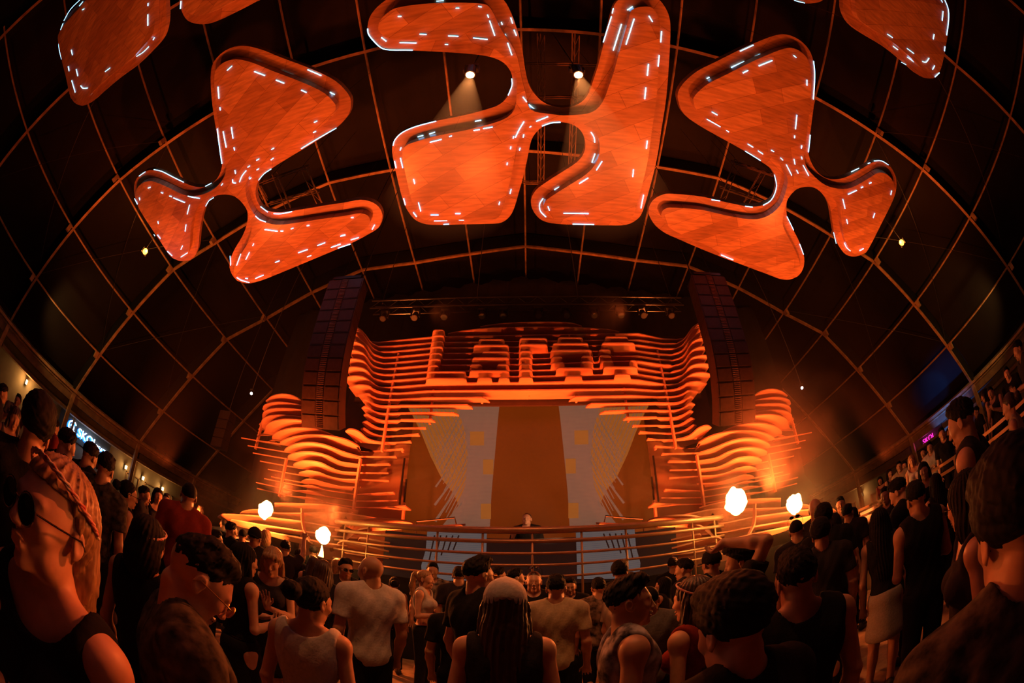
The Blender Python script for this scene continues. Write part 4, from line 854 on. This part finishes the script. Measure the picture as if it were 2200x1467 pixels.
# ------------------------------------------------------------ people: smooth implicit bodies meshed with surface nets
def surface_nets(D,X,Y,Z):
    nx,ny,nz=D.shape; S=D<0
    cell=np.zeros((nx-1,ny-1,nz-1),np.int8)
    for i in (0,1):
        for j in (0,1):
            for k in (0,1): cell+=S[i:nx-1+i,j:ny-1+j,k:nz-1+k]
    act=(cell>0)&(cell<8); idx=-np.ones(cell.shape,np.int64); ci=np.argwhere(act); idx[act]=np.arange(len(ci))
    acc=np.zeros((len(ci),3)); cnt=np.zeros(len(ci)); a,b,c=ci.T; G=(X,Y,Z)
    for ax in range(3):
        for u in (0,1):
            for v in (0,1):
                o=[0,0,0]; oth=[q for q in range(3) if q!=ax]; o[oth[0]]=u; o[oth[1]]=v
                i0=[a+o[0],b+o[1],c+o[2]]; i1=list(i0); i1[ax]=i1[ax]+1
                d0=D[i0[0],i0[1],i0[2]]; d1=D[i1[0],i1[1],i1[2]]; m=(d0<0)!=(d1<0)
                t=np.where(m,d0/(d0-d1+1e-12),0)
                for q in range(3):
                    p0=G[q][i0[q]]; p1=G[q][i1[q]]; acc[:,q]+=np.where(m,p0+(p1-p0)*t,0)
                cnt+=m
    V=acc/cnt[:,None]; F=[]
    for ax in range(3):
        o1,o2=[(1,2),(2,0),(0,1)][ax]
        sl0=[slice(1,-1)]*3; sl1=[slice(1,-1)]*3; sl0[ax]=slice(0,-1); sl1[ax]=slice(1,None)
        A=S[tuple(sl0)]; B=S[tuple(sl1)]; e=np.argwhere(A!=B)
        if not len(e): continue
        fl=A[tuple(e.T)]; e=e.copy()
        for q in range(3):
            if q!=ax: e[:,q]+=1
        def cellidx(d1,d2):
            g=e.copy(); g[:,o1]-=d1; g[:,o2]-=d2; return idx[g[:,0],g[:,1],g[:,2]]
        q=np.stack([cellidx(1,1),cellidx(0,1),cellidx(0,0),cellidx(1,0)],1)
        q=np.where(fl[:,None],q,q[:,::-1]); F.append(q[(q>=0).all(1)])
    return V,np.concatenate(F)
class SDF:
    def __init__(s,X,Y,Z):
        s.X,s.Y,s.Z=[np.asarray(a,np.float32) for a in (X,Y,Z)]; s.D=np.full((len(X),len(Y),len(Z)),.5,np.float32)
    def sub(s,lo,hi,m):
        r=[]
        for G,l,h in ((s.X,lo[0]-m,hi[0]+m),(s.Y,lo[1]-m,hi[1]+m),(s.Z,lo[2]-m,hi[2]+m)):
            a=max(0,int(np.searchsorted(G,l))-1); b=min(len(G),int(np.searchsorted(G,h))+1)
            if b<=a: return None
            r.append(slice(a,b))
        return tuple(r),np.meshgrid(s.X[r[0]],s.Y[r[1]],s.Z[r[2]],indexing='ij',sparse=True)
    def put(s,sl,d,k,mode):
        A=s.D[sl]
        if mode=='+':
            if k<=0: s.D[sl]=np.minimum(A,d)
            else:
                h=np.maximum(k-np.abs(A-d),0)/k; s.D[sl]=np.minimum(A,d)-h*h*k*.25
        elif mode=='-':
            h=np.maximum(k-np.abs(A+d),0)/max(k,1e-6); s.D[sl]=np.maximum(A,-d)+h*h*k*.25
    def ell(s,c,r,k=.02,R=None,mode='+'):
        rm=max(r); q=s.sub([x-rm if R is not None else x-y for x,y in zip(c,r)],[x+rm if R is not None else x+y for x,y in zip(c,r)],k+.03)
        if q is None: return s
        sl,(x,y,z)=q; x,y,z=x-c[0],y-c[1],z-c[2]
        if R is not None: x,y,z=[R[0][i]*x+R[1][i]*y+R[2][i]*z for i in range(3)]
        k0=np.sqrt((x/r[0])**2+(y/r[1])**2+(z/r[2])**2)+1e-6; k1=np.sqrt((x/r[0]**2)**2+(y/r[1]**2)**2+(z/r[2]**2)**2)+1e-6
        s.put(sl,(k0*(k0-1)/k1).astype(np.float32),k,mode); return s
    def cap(s,a,b,ra,rb=None,k=.02,mode='+'):
        rb=ra if rb is None else rb; m=max(ra,rb); q=s.sub([min(x,y)-m for x,y in zip(a,b)],[max(x,y)+m for x,y in zip(a,b)],k+.03)
        if q is None: return s
        sl,(x,y,z)=q; ba=[b[i]-a[i] for i in range(3)]; L=sum(t*t for t in ba)+1e-9
        h=np.clip(((x-a[0])*ba[0]+(y-a[1])*ba[1]+(z-a[2])*ba[2])/L,0,1)
        d=np.sqrt((x-a[0]-ba[0]*h)**2+(y-a[1]-ba[1]*h)**2+(z-a[2]-ba[2]*h)**2)-(ra+(rb-ra)*h)
        s.put(sl,d.astype(np.float32),k,mode); return s
    def field(s,fn,mode='max'):
        x,y,z=np.meshgrid(s.X,s.Y,s.Z,indexing='ij',sparse=True); f=fn(x,y,z)
        s.D=(np.maximum(s.D,f) if mode=='max' else s.D+f).astype(np.float32); return s
    def mesh(s,name):
        s.D[[0,-1]]=.5; s.D[:,[0,-1]]=.5; s.D[:,:,[0,-1]]=.5
        V,F=surface_nets(s.D,s.X,s.Y,s.Z); me=bpy.data.meshes.new(name)
        if not len(V): return me
        for _ in range(1):     # one relaxation pass
            ac=np.zeros_like(V); n=np.zeros(len(V))
            for i in range(4):
                np.add.at(ac,F[:,i],V[F[:,(i+1)%4]]); np.add.at(n,F[:,i],1)
            V=.5*V+.5*ac/np.maximum(n,1)[:,None]
        me.vertices.add(len(V)); me.vertices.foreach_set('co',V.astype(np.float32).ravel())
        me.loops.add(F.size); me.loops.foreach_set('vertex_index',F.astype(np.int32).ravel())
        me.polygons.add(len(F)); me.polygons.foreach_set('loop_start',np.arange(0,F.size,4,dtype=np.int32))
        me.polygons.foreach_set('use_smooth',np.ones(len(F),bool)); me.update(calc_edges=True); me.validate(); return me
class Xf:     # primitives placed through the head transform
    def __init__(s,S,M): s.S=S; s.M=M; s.R=[[M[i][j] for j in range(3)] for i in range(3)]
    def p(s,c): v=s.M@Vector(c); return (v.x,v.y,v.z)
    def ell(s,c,r,k=.012,mode='+'): s.S.ell(s.p(c),r,k,s.R,mode)
    def cap(s,a,b,ra,rb=None,k=.01,mode='+'): s.S.cap(s.p(a),s.p(b),ra,rb,k,mode)
HZ=1.6
def headM(tilt,turn=0,roll=0):
    piv=Vector((0,-.01,1.53)); R=Euler((math.radians(-tilt),math.radians(roll),math.radians(turn))).to_matrix().to_4x4()
    return Matrix.Translation(piv)@R@Matrix.Translation(Vector((0,.012,HZ-1.53)))
def head(h,fem=False):
    j=.9 if fem else 1
    h.ell((0,-.012,.03),(.074,.094,.088),.01); h.ell((0,.03,-.035),(.058*j,.058,.083),.03); h.ell((0,.03,.01),(.064,.062,.06),.02)
    h.ell((0,.074,-.098),(.020*j,.018,.018),.02); 
    for s in (-1,1):
        h.cap((s*.012,.086,.022),(s*.042,.074,.024),.010,.008,.012)
        h.ell((s*.038,.06,-.022),(.024,.024,.022),.018)
        h.ell((s*.046*j,.018,-.07),(.016,.035,.03),.02)
        h.ell((s*.031,.09,.004),(.015,.011,.010),.006,'-')
        h.ell((s*.031,.0755,.002),(.0135,.0125,.0115),.003)
        h.cap((s*.02,.0885,.010),(s*.042,.0845,.009),.0045,.004,.003)
        h.cap((s*.02,.087,-.007),(s*.042,.083,-.006),.0035,.003,.003)
        h.ell((s*.012,.100,-.034),(.0085,.009,.0075),.006)
        h.ell((s*.0785,-.012,-.004),(.008,.019,.031),.006); h.ell((s*.086,-.009,-.003),(.006,.010,.018),.003,'-')
        h.ell((s*.075,-.004,-.028),(.007,.008,.012),.005)
    h.cap((0,.088,.016),(0,.108,-.028),.0075,.0105,.01); h.ell((0,.108,-.032),(.0105,.010,.009),.006)
    h.cap((-.018,.092,-.058),(0,.0975,-.056),.0055,.0062,.006); h.cap((.018,.092,-.058),(0,.0975,-.056),.0055,.0062,.006)
    h.cap((-.014,.090,-.071),(.014,.090,-.071),.0075,.0075,.006)
    h.cap((-.024,.092,-.0635),(.024,.092,-.0635),.0025,.0025,.002,'-')
def hand(S,w,d,side,curl=.5):
    """palm, four separate unequal bent fingers and a thumb; w wrist, d pointing direction"""
    w=Vector(w); d=Vector(d).normalized(); up=Vector((0,0,1)) if abs(d.z)<.8 else Vector((0,1,0))
    a=d.cross(up).normalized()*side; n=a.cross(d).normalized()*side
    if n.dot(Vector((0,1,0)))<0 and abs(d.z)>.8: n=-n
    S.cap(w,w+d*.03,.026,.028,.015)
    for i in range(4): q=w+d*.075+a*(i-1.5)*.019; S.cap(w+d*.03+a*(i-1.5)*.012,q,.015,.0125,.012)
    for i,l in enumerate((.068,.078,.072,.056)):
        b=w+d*.08+a*(i-1.5)*.021; ang=curl*(1+.12*i); m=b+(d*math.cos(ang)+n*math.sin(ang)+a*(i-1.5)*.06)*l*.5
        ang2=curl*2.1; t=m+(d*math.cos(ang2)+n*math.sin(ang2)+a*(i-1.5)*.05)*l*.5
        S.cap(b,m,.0088,.008,.004); S.cap(m,t,.008,.0068,.004)
    b=w+d*.028-a*.026; m=b+(d*.7-a*.7+n*.25)*.04; t=m+(d*.93-a*.25+n*.35)*.034
    S.cap(b,m,.012,.0095,.008); S.cap(m,t,.0095,.008,.005)
SW={'m':.185,'f':.158}
def arms_of(sex,pose):
    s=SW[sex]; A={}
    for sd in (-1,1):
        sh=(sd*s,-.005,1.41); A[sd]=[sh,(sd*(s+.055),-.035,1.12),(sd*(s+.06),.06,.88),(0,.15,-1),.45]
        if pose=='bent': A[sd]=[sh,(sd*(s+.05),0,1.12),(sd*.09,.24,1.17),(-sd*.5,.8,.15),.7]
        if pose=='phone': A[sd]=[sh,(sd*(s+.03),.10,1.16),(sd*.05,.30,1.30),(-sd*.3,.5,.7),.8]
        if pose=='hip' and sd==1: A[sd]=[sh,(s+.15,-.06,1.17),(s+.0,.07,1.0),(-.6,.5,-.4),.5]
        if pose=='up' and sd==1: A[sd]=[sh,(s+.08,.12,1.58),(s+.06,.2,1.84),(0,.2,1),.5]
        if pose=='sweep' and sd==-1: A[sd]=[sh,(-s-.06,-.17,1.69),(-s+.02,.09,1.75),(.25,.8,-.5),.8]
        if pose=='wave' and sd==1: A[sd]=[sh,(s+.06,.03,1.13),(s-.0,.25,1.25),(-.35,.35,.85),.15]
        if pose=='hand' and sd==-1: A[sd]=[sh,(-s-.04,.05,1.14),(-.03,.28,1.22),(.15,.2,1),.2]
    return A
def torso(S,sex,g=0,k=.04):
    if sex=='m':
        S.ell((0,-.005,1.27),(.163+g,.108+g,.19+g),k); S.cap((-.13,-.008,1.405),(.13,-.008,1.405),.062+g,None,k)
        S.ell((0,.0,1.06),(.138+g,.102+g,.18+g),k); S.ell((0,-.005,.93),(.155+g,.112+g,.12+g),k)
        for s in (-1,1): S.ell((s*.07,.055,1.33),(.075+g,.05+g,.06+g),k); S.cap((s*.035,-.015,1.485),(s*.14,-.012,1.43),.036+g,.045+g,k)
        for s in (-1,1): S.ell((s*.08,-.06,1.33),(.07+g,.05+g,.09+g),k)
    else:
        S.ell((0,-.005,1.27),(.135+g,.092+g,.18+g),k); S.cap((-.11,-.008,1.405),(.11,-.008,1.405),.052+g,None,k)
        S.ell((0,.0,1.08),(.108+g,.082+g,.15+g),k); S.ell((0,-.005,.92),(.158+g,.112+g,.13+g),k)
        for s in (-1,1): S.ell((s*.065,.07,1.275),(.058+g,.052+g,.056+g),.02); S.cap((s*.03,-.015,1.48),(s*.11,-.012,1.43),.028+g,.036+g,k)
        for s in (-1,1): S.ell((s*.065,-.05,1.33),(.06+g,.045+g,.08+g),k)
def grids(zlo=0,zhi=2.0,res=.0075,xr=.40,y0=-.3,y1=.5,zfine=.8):
    X=np.arange(-xr,xr,res); Y=np.arange(y0,y1,res)
    Z=np.concatenate([np.arange(zlo-.02,zfine,.018),np.arange(zfine,1.45,max(res,.009)),np.arange(1.45,zhi,res)]) if zlo<zfine else np.arange(zlo,zhi,res)
    return X,Y,Z
_c={}
def memo(key,fn):
    if key not in _c: _c[key]=fn()
    return _c[key]
def body_mesh(sex,pose,tilt,turn=0,res=.0075):
    def f():
        A=arms_of(sex,pose); y1=.46 if pose in('bent','phone','hand','wave','sweep','hip') else .24; zh=2.08 if pose in('up','sweep') else 1.82
        S=SDF(*grids(0,zh,res,.42 if pose in('up','sweep','hip') else .32,-.27 if pose=='sweep' else -.2,y1))
        torso(S,sex); Mh=headM(tilt,turn)
        nb=Vector((0,-.018,1.43)); nt=Mh@Vector((0,-.028,-.06)); S.cap(nb,nt,.056 if sex=='m' else .047,.052 if sex=='m' else .043,.035)
        rs=1 if sex=='m' else .84
        for sd,(sh,el,wr,hd,cu) in A.items():
            S.ell((sh[0],sh[1],sh[2]-.01),(.058*rs,.06*rs,.065*rs),.03); S.cap(sh,el,.05*rs,.038*rs,.03)
            mid=[a+(b-a)*.3 for a,b in zip(el,wr)]; S.cap(el,mid,.038*rs,.041*rs,.02); S.cap(mid,wr,.041*rs,.026*rs,.02)
            hand(S,wr,hd,sd,cu)
        for sd in (-1,1):
            S.cap((sd*.085,0,.9),(sd*.095,.01,.5),.088,.055,.04); S.ell((sd*.097,-.02,.37),(.05,.058,.12),.03); S.cap((sd*.095,.01,.5),(sd*.1,-.015,.09),.052,.036,.03)
        head(Xf(S,Mh),sex=='f'); return S.mesh('body')
    return memo(('b',sex,pose,tilt,turn,res),f)
def top_mesh(sex,pose,style):
    """tee, tank, crop, dress, strap"""
    def f():
        A=arms_of(sex,pose); g=.02; S=SDF(*grids(.55 if style=='dress' else .78,1.62,.009,.36 if pose in('up','sweep','hip') else .31,-.22,.26,.6))
        torso(S,sex,g,.045); rs=1 if sex=='m' else .84
        if style in('tee','dress0'):
            for sd,(sh,el,wr,hd,cu) in A.items():
                S.ell((sh[0],sh[1],sh[2]-.01),(.058*rs+g,.06*rs+g,.065*rs+g),.03); e2=[a+(b-a)*.66 for a,b in zip(sh,el)]
                dv=Vector(e2)-Vector(sh); S.cap(sh,e2,.054*rs+g,.052*rs+g,.03)
                n=dv.normalized(); c=Vector(e2)
                S.field(lambda x,y,z:np.where((x*sd>abs(sh[0])-.035),(x-c.x)*n.x+(y-c.y)*n.y+(z-c.z)*n.z,-1))
        else:
            for sd,(sh,*_) in A.items(): S.ell((sh[0]+sd*.05,0,1.40),(.062,.2,.14),.01,None,'-')
        if style=='dress': S.cap((0,0,.9),(0,0,.62),.14,.2,.05); hem=.60
        else: hem={'crop':1.13,'tee':.86,'tank':.88,'strap':1.0}[style]
        fold=lambda x,y,z:.0022*np.sin(x*38+z*9)*np.sin(z*31+y*22)+.0015*np.sin(x*71-z*40)
        S.field(fold,'add'); S.field(lambda x,y,z:hem-z+.01*np.sin(x*20))
        nr={'tee':.075,'tank':.10,'crop':.085,'dress':.1,'strap':.125}[style]
        S.ell((0,.035,1.50),(nr,nr*1.0,.085 if style=='tee' else .13),.008,None,'-'); S.ell((0,-.03,1.51),(nr*.9,nr*.8,.06 if style=='tee' else .1),.008,None,'-')
        return S.mesh('top')
    return memo(('t',sex,pose,style),f)
def leg_mesh(style):
    def f():
        S=SDF(np.arange(-.26,.26,.013),np.arange(-.2,.2,.013),np.arange(.0,1.06,.015))
        S.ell((0,-.005,.93),(.168,.124,.13),.04)
        if style=='skirt': S.cap((0,0,.9),(0,0,.62),.15,.19,.05); S.field(lambda x,y,z:.56-z)
        else:
            for sd in (-1,1): S.cap((sd*.085,0,.9),(sd*.095,.01,.5),.102,.072,.03); S.cap((sd*.095,.01,.5),(sd*.1,-.015,.09),.07,.06,.03)
            S.field(lambda x,y,z:(.1 if style=='trousers' else .48)-z)
        S.field(lambda x,y,z:z-1.0); return S.mesh(style)
    return memo(('l',style),f)
def shoe_mesh():
    def f():
        S=SDF(np.arange(-.08,.08,.008),np.arange(-.12,.22,.008),np.arange(-.02,.16,.008))
        S.ell((0,.06,.04),(.05,.12,.045),.02); S.ell((0,-.03,.06),(.042,.06,.06),.02); S.field(lambda x,y,z:-z); return S.mesh('shoe')
    return memo('shoe',f)
_nr=np.random.default_rng(9); _NK=_nr.normal(size=(10,3)); _NP=_nr.uniform(0,6.28,10)
def nz3(x,y,z,f):
    return sum(np.sin(f*(_NK[i,0]*x+_NK[i,1]*y+_NK[i,2]*z)+_NP[i]) for i in range(10))/4
def strands(S,amp,f=90,zs=14,kind='s'):
    if kind=='curly': S.field(lambda x,y,z:amp*.8*nz3(x,y,z,110)+amp*.6*nz3(x,y,z,230),'add')
    elif kind=='long': S.field(lambda x,y,z:amp*(np.sin(np.arctan2(x,y+.03)*23+1.6*np.sin(z*9)+2*nz3(x,y,z,6))+.6*np.sin(np.arctan2(x,y+.03)*47+2.5*np.sin(z*7+1)+nz3(x,y,z,9)))+amp*.35*nz3(x,y,z,120),'add')
    else: S.field(lambda x,y,z:amp*nz3(x*1.4,y*1.4,z*.8,190)+amp*.7*nz3(x,y,z,70),'add')
def hair_mesh(style,res=.006):
    def f():
        lo=-.62 if style in('long','longwave','fringe') else (-.34 if style in('pony','bob','swept') else -.16)
        S=SDF(np.arange(-.17,.17,res),np.arange(-.25,.15,res),np.arange(lo,.24,res)); I=Matrix.Identity(4); h=Xf(S,I)
        if style=='fade': h.ell((0,-.014,.036),(.0765,.097,.0895),.01); h.ell((0,.005,.098),(.064,.07,.04),.02); face=(.03,.052)
        elif style=='short': h.ell((0,-.016,.038),(.080,.100,.092),.01); h.ell((0,.015,.10),(.062,.066,.036),.02); face=(.03,.056)
        elif style=='quiff': h.ell((0,-.016,.038),(.079,.100,.091),.01); h.ell((0,.03,.112),(.060,.056,.036),.02); h.ell((0,.066,.108),(.048,.028,.024),.01); face=(.03,.062)
        elif style=='curly': h.ell((0,-.02,.055),(.096,.115,.105),.01); h.ell((0,.03,.11),(.08,.075,.05),.02); face=(.035,.062)
        elif style=='crop': h.ell((0,-.018,.034),(.0775,.0975,.0895),.01); face=(.03,.06)
        elif style in('bun','pony'):
            h.ell((0,-.018,.036),(.081,.101,.093),.01); face=(.025,.058)
            if style=='bun': h.ell((.0,-.145,.03),(.052,.048,.05),.012)
            else: h.ell((0,-.13,.06),(.03,.035,.035),.01); h.cap((0,-.15,.05),(0,-.17,-.1),.03,.035,.01); h.cap((0,-.17,-.1),(0,-.15,-.25),.035,.015,.02)
        elif style=='bob': h.ell((0,-.02,.035),(.09,.105,.095),.01); h.ell((0,-.04,-.07),(.1,.085,.13),.03); face=(.015,.058)
        elif style=='swept': h.ell((0,-.02,.036),(.086,.106,.096),.01); h.ell((0,-.09,-.07),(.07,.05,.12),.03); h.ell((0,-.10,-.17),(.05,.035,.09),.03); face=(.01,.06)
        else:
            h.ell((0,-.02,.035),(.088,.106,.095),.01); h.ell((0,-.06,-.13),(.098,.07,.2),.03); h.ell((0,-.075,-.34),(.105,.055,.2),.04); face=(.012,.056)
            for s in (-1,1): h.cap((s*.078,-.01,0),(s*.095,.01,-.3),.026,.03,.02); h.cap((s*.095,.01,-.3),(s*.10,-.02,-.46),.03,.012,.02)
            if style=='fringe': h.ell((0,.05,.06),(.08,.045,.04),.01); face=(.012,.02)
        if style in('crop','fade','short','quiff','curly','bun','pony'):      # hairline: forehead, temples, sideburns, behind the ear
            S.field(lambda x,y,z:(y-np.interp(z,[-.2,-.035,-.03,.02,.045,.066,.085,.1],[-.022,-.022,.008,.016,.036,.058,.085,.2]))*.7)
            if style!='pony': S.field(lambda x,y,z:np.where(y>-.12,-.082-z,-1)+0*x)
        if style=='swept': S.field(lambda x,y,z:np.where(z<.062,(y+.012-np.clip(z,-.05,.06)*.5),-1))
        # face opening
        h.ell((0,.115,-.035),(.066,.085,.095),.008,'-'); 
        pass
        S.field(lambda x,y,z:np.clip((.045-z)*.10,0,.009)+0*x,'add') if style in('crop','fade','short','quiff','curly') else None
        strands(S,{'curly':.0036,'crop':.001,'fade':.0034,'short':.0042,'quiff':.0045}.get(style,.0028),kind='curly' if style=='curly' else ('long' if style in('long','longwave','fringe','bob','pony','swept') else 's'))
        return S.mesh('hair')
    return memo(('h',style,res),f)
def cap_mesh(kind):
    def f():
        S=SDF(np.arange(-.13,.13,.005),np.arange(-.22,.24,.005),np.arange(-.06,.2,.005)); h=Xf(S,Matrix.Identity(4))
        h.ell((0,-.018,.045),(.09,.11,.098),.01); S.field(lambda x,y,z:(.018-z) if kind!='back' else (.005-z)+.0*y)
        if kind=='back': h.ell((0,-.10,.0),(.045,.05,.05),.01,'-')
        s=1 if kind=='front' else (-1 if kind=='brimback' else 0)
        if s: 
            T_=SDF(S.X,S.Y,S.Z); T_.ell((0,s*.105,.02),(.075,.085,.05),0)
            T_.field(lambda x,y,z:np.abs(z-(.028-.6*x*x*4))-.0035); T_.field(lambda x,y,z:-(y*s)+.06); S.D=np.minimum(S.D,T_.D)
        if kind=='back':
            T_=SDF(S.X,S.Y,S.Z); T_.ell((0,.12,.03),(.075,.08,.05),0); T_.field(lambda x,y,z:np.abs(z-.035)-.0035); T_.field(lambda x,y,z:-y+.07); S.D=np.minimum(S.D,T_.D)
        h.ell((0,-.018,.143),(.008,.008,.006),.002); return S.mesh('cap')
    return memo(('c',kind),f)
def beard_mesh():
    def f():
        S=SDF(np.arange(-.1,.1,.005),np.arange(-.06,.15,.005),np.arange(-.2,.02,.005)); h=Xf(S,Matrix.Identity(4))
        h.ell((0,.045,-.085),(.06,.058,.058),.02); h.ell((0,.075,-.12),(.038,.03,.035),.02); h.ell((0,.1,-.063),(.024,.02,.0085),.004,'-')
        S.field(lambda x,y,z:z+.035+.3*np.abs(y-.03)*0-(np.abs(x)>.045)*.04); S.field(lambda x,y,z:.0-y); strands(S,.003); return S.mesh('beard')
    return memo('beard',f)
def glasses_mesh(kind='sun'):
    def f():
        m=MB()
        for s in (-1,1):
            n=20; r=.027 if kind=='round' else .024
            ring=[(s*.034+r*math.cos(a),.1075-.0+.0*a-.12*abs(s*.034+r*math.cos(a))**1*.3,.0+r*(1 if kind=='round' else .78)*math.sin(a)) for a in np.linspace(0,2*PI,n+1)]
            m.tube(ring,.0022,6)
            c=(s*.034,.1045,0); m.add([c]+ring[:-1],[(0,i+1,(i+1)%n+1) for i in range(n)])
            m.tube([(s*.059,.098,.006),(s*.08,.06,.008),(s*.084,-.015,.006),(s*.083,-.03,-.01)],.002,5)
        m.tube([(-.010,.11,.006),(0,.113,.009),(.010,.11,.006)],.002,5)
        me=bpy.data.meshes.new('glasses'); me.from_pydata(m.v,[],m.f); me.update(); return me
    return memo(('g',kind),f)
def held(e,local,kind,label,cat):
    bpy.context.view_layer.update(); p=e.matrix_world@Vector(local); o=empty(kind,p,e.rotation_euler.z); tag(o,label,cat)
    if kind=='bottle':
        MB().tube([(0,0,-.09),(0,0,.05),(0,0,.08)],.03,12).build('bottle_body',M['bottle'],o,smooth=True); MB().tube([(0,0,.08),(0,0,.16)],.014,10,.011).build('neck',M['bottle'],o,smooth=True); MB().tube([(0,0,.155),(0,0,.175)],.014,10).build('bottle_cap',M['plaster2'],o)
    else:
        MB().box(-.065,.065,-.03,.03,-.045,.045).build('camera_body',M['blackm'],o); MB().tube([(0,.03,0),(0,.09,0)],.032,12).build('lens',M['blackm'],o)
    return o
M['bottle']=mat('pale_bottle',(.35,.32,.28),.15,spec=.8)
# materials of the crowd
SK=[skinmat('skin_fair',(.62,.34,.22)),skinmat('skin_tan',(.48,.25,.15)),skinmat('skin_brown',(.28,.14,.08))]
HR={'black':mat('hair_black',(.006,.004,.0035),.75,spec=.2,var=.4,scale=20,stretch=(6,6,1)),'brown':mat('hair_brown',(.05,.026,.015),.45,var=.4,scale=20,stretch=(6,6,1)),'blond':mat('hair_blond',(.42,.24,.11),.45,var=.45,scale=25,stretch=(6,6,1))}
CL={'black':clothmat('cloth_black',(.014,.013,.014)),'dark':clothmat('cloth_dark',(.03,.026,.03)),'white':clothmat('cloth_white',(.52,.50,.5)),'cream':clothmat('cloth_cream',(.45,.36,.24)),'red':clothmat('cloth_darkred',(.22,.03,.02)),
 'grey':clothmat('cloth_grey',(.12,.11,.11)),'floral':clothmat('cloth_floral',(.02,.015,.015),(.3,.2,.15),14),'tank':clothmat('cloth_star_print',(.42,.4,.45),(.02,.02,.025),16),'denim':clothmat('cloth_denim',(.05,.06,.09)),'light':clothmat('cloth_light',(.34,.30,.26)),'speck':clothmat('cloth_speckled',(.012,.012,.012),(.10,.08,.06),22),'stripe':clothmat('cloth_stripe',(.3,.26,.22),(.02,.02,.02),20)}
LENS=mat('dark_lens',(.01,.01,.012),.06,.0,spec=.8); GOLD=mat('thin_gold_frame',(.6,.35,.1),.3,.8); SHOE=mat('shoe_dark',(.03,.025,.025),.7)
EYEM=mat('eye',(.45,.4,.36),.2)
def setm(o,m): o.material_slots[0].link='OBJECT'; o.material_slots[0].material=m
def inst(name,me,m,par,mw=None):
    if not me.materials: me.materials.append(None)
    o=bpy.data.objects.new(name,me); C.objects.link(o); setm(o,m); o.parent=par
    if mw is not None: o.matrix_local=mw
    return o
def view_up_px(P): a=proj(P); b=proj(P+Vector((0,0,.12))); return math.hypot(a[0]-b[0],a[1]-b[1])/.12
PLACED=[]
FACING={'b':0,'r':90,'f':180,'l':270}
def person(px,py,hpx,face,label,sex='m',pose='down',tilt=0,hair='short',hc='black',top='tee',tc='black',leg='trousers',lc='black',skin=1,extra=(),turn=0,group=None,floor=0.,res=.0075,s=None,d=None):
    dr=ray(px,py); P=CP+dr*4; K=view_up_px(P)*4
    if d is None: d=.235*K/hpx
    P=CP+dr*d
    if s is None:
        s=(P.z-floor)/HZ; lo,hi=.86,1.13
        if s>hi and dr.z>.02: d=(hi*HZ+floor-CAMH)/dr.z; P=CP+dr*d
        elif s<lo and dr.z<-.02: d=(lo*HZ+floor-CAMH)/dr.z; P=CP+dr*d
        s=min(max((P.z-floor)/HZ,lo),hi)
    az=math.degrees(math.atan2(dr.x,dr.y)); fa=(FACING[face] if isinstance(face,str) else face)
    if floor==0 and P.x>5.3 and P.y<13: d*=5.3/P.x; P=CP+dr*d; s=min(max(P.z/HZ,.86),1.13)
    if res>=.0075:                       # keep neighbours apart along the line of sight
        for k in (0,.06,-.06,.12,-.12,.18,-.18,.25,-.25,.33,-.33,.42):
            Q=CP+dr*d*(1+k)
            if floor==0 and (Q.x>5.35 or Q.y>5.75+.075*Q.x*Q.x-.3): continue
            if floor>.3 and floor<1 and Q.x<6.0: continue
            if all((Q.x-a)**2+(Q.y-b)**2>.44**2 for a,b in PLACED): P=Q; break
        s=min(max((P.z-floor)/HZ,.84),1.14)
    PLACED.append((P.x,P.y))
    e=empty('person',(P.x,P.y,floor),math.radians(-(az+fa))); e.scale=(s,s,s)
    Mh=headM(tilt,turn)
    # keep the head itself on the measured point when it leans forward
    off_=Mh@Vector((0,0,0)); R=Matrix.Rotation(math.radians(-(az+fa)),3,'Z'); dd=R@Vector((off_.x,off_.y,0))*s; e.location=(P.x-dd.x,P.y-dd.y,floor)
    tag(e,label,'person',group)
    inst('body',body_mesh(sex,pose,tilt,turn,res),SK[skin],e)
    if top: inst({'tee':'shirt','tank':'tank_top','crop':'crop_top','dress':'dress','strap':'strap_top'}[top],top_mesh(sex,pose,top),CL[tc],e)
    if top!='dress': inst(leg,leg_mesh(leg),CL[lc],e)
    for sd in (-1,1): inst('shoe',shoe_mesh(),SHOE,e,Matrix.Translation((sd*.1,-.02,0)))
    if hair: inst('hair',hair_mesh(hair,.006 if res>=.0075 else .0045),HR[hc],e,Mh)
    for x in extra:
        if x in('sun','round','clear'): inst('sunglasses' if x!='clear' else 'glasses',glasses_mesh('round' if x=='round' else 'sun'),LENS if x!='clear' else GOLD,e,Mh)
        if x=='sunup': inst('sunglasses',glasses_mesh('sun'),LENS,e,Mh@Matrix.Translation((0,-.02,.095))@Matrix.Rotation(math.radians(35),4,'X'))
        if x=='beard': inst('beard',beard_mesh(),HR[hc],e,Mh)
        if x[:3]=='cap': k=x.split('_'); inst('cap',cap_mesh(k[1]),CL[k[2]],e,Mh)
        if x in('headband','braid'):
            m_=MB(); n=28; ring=[(.0905*math.cos(a),-.018+.109*math.sin(a)*math.cos(-.5)+.0,.055+.109*math.sin(a)*.42) for a in np.linspace(0,2*PI,n+1)]
            if x=='braid':
                for ph in (0,2.1,4.2): m_.tube([(p[0]*(1+.03*math.cos(i*2.2+ph)),p[1]*(1+.03*math.cos(i*2.2+ph)),p[2]+.004*math.sin(i*2.2+ph)) for i,p in enumerate(ring)],.0038,5)
            else: m_.tube(ring,.005,6)
            o=m_.build('headband',M['braid'],e,smooth=True); o.matrix_local=Mh
    return e
M['braid']=mat('woven_red_band',(.5,.04,.03),.7,col2=(.6,.5,.42),scale=60)
exec(CROWD)
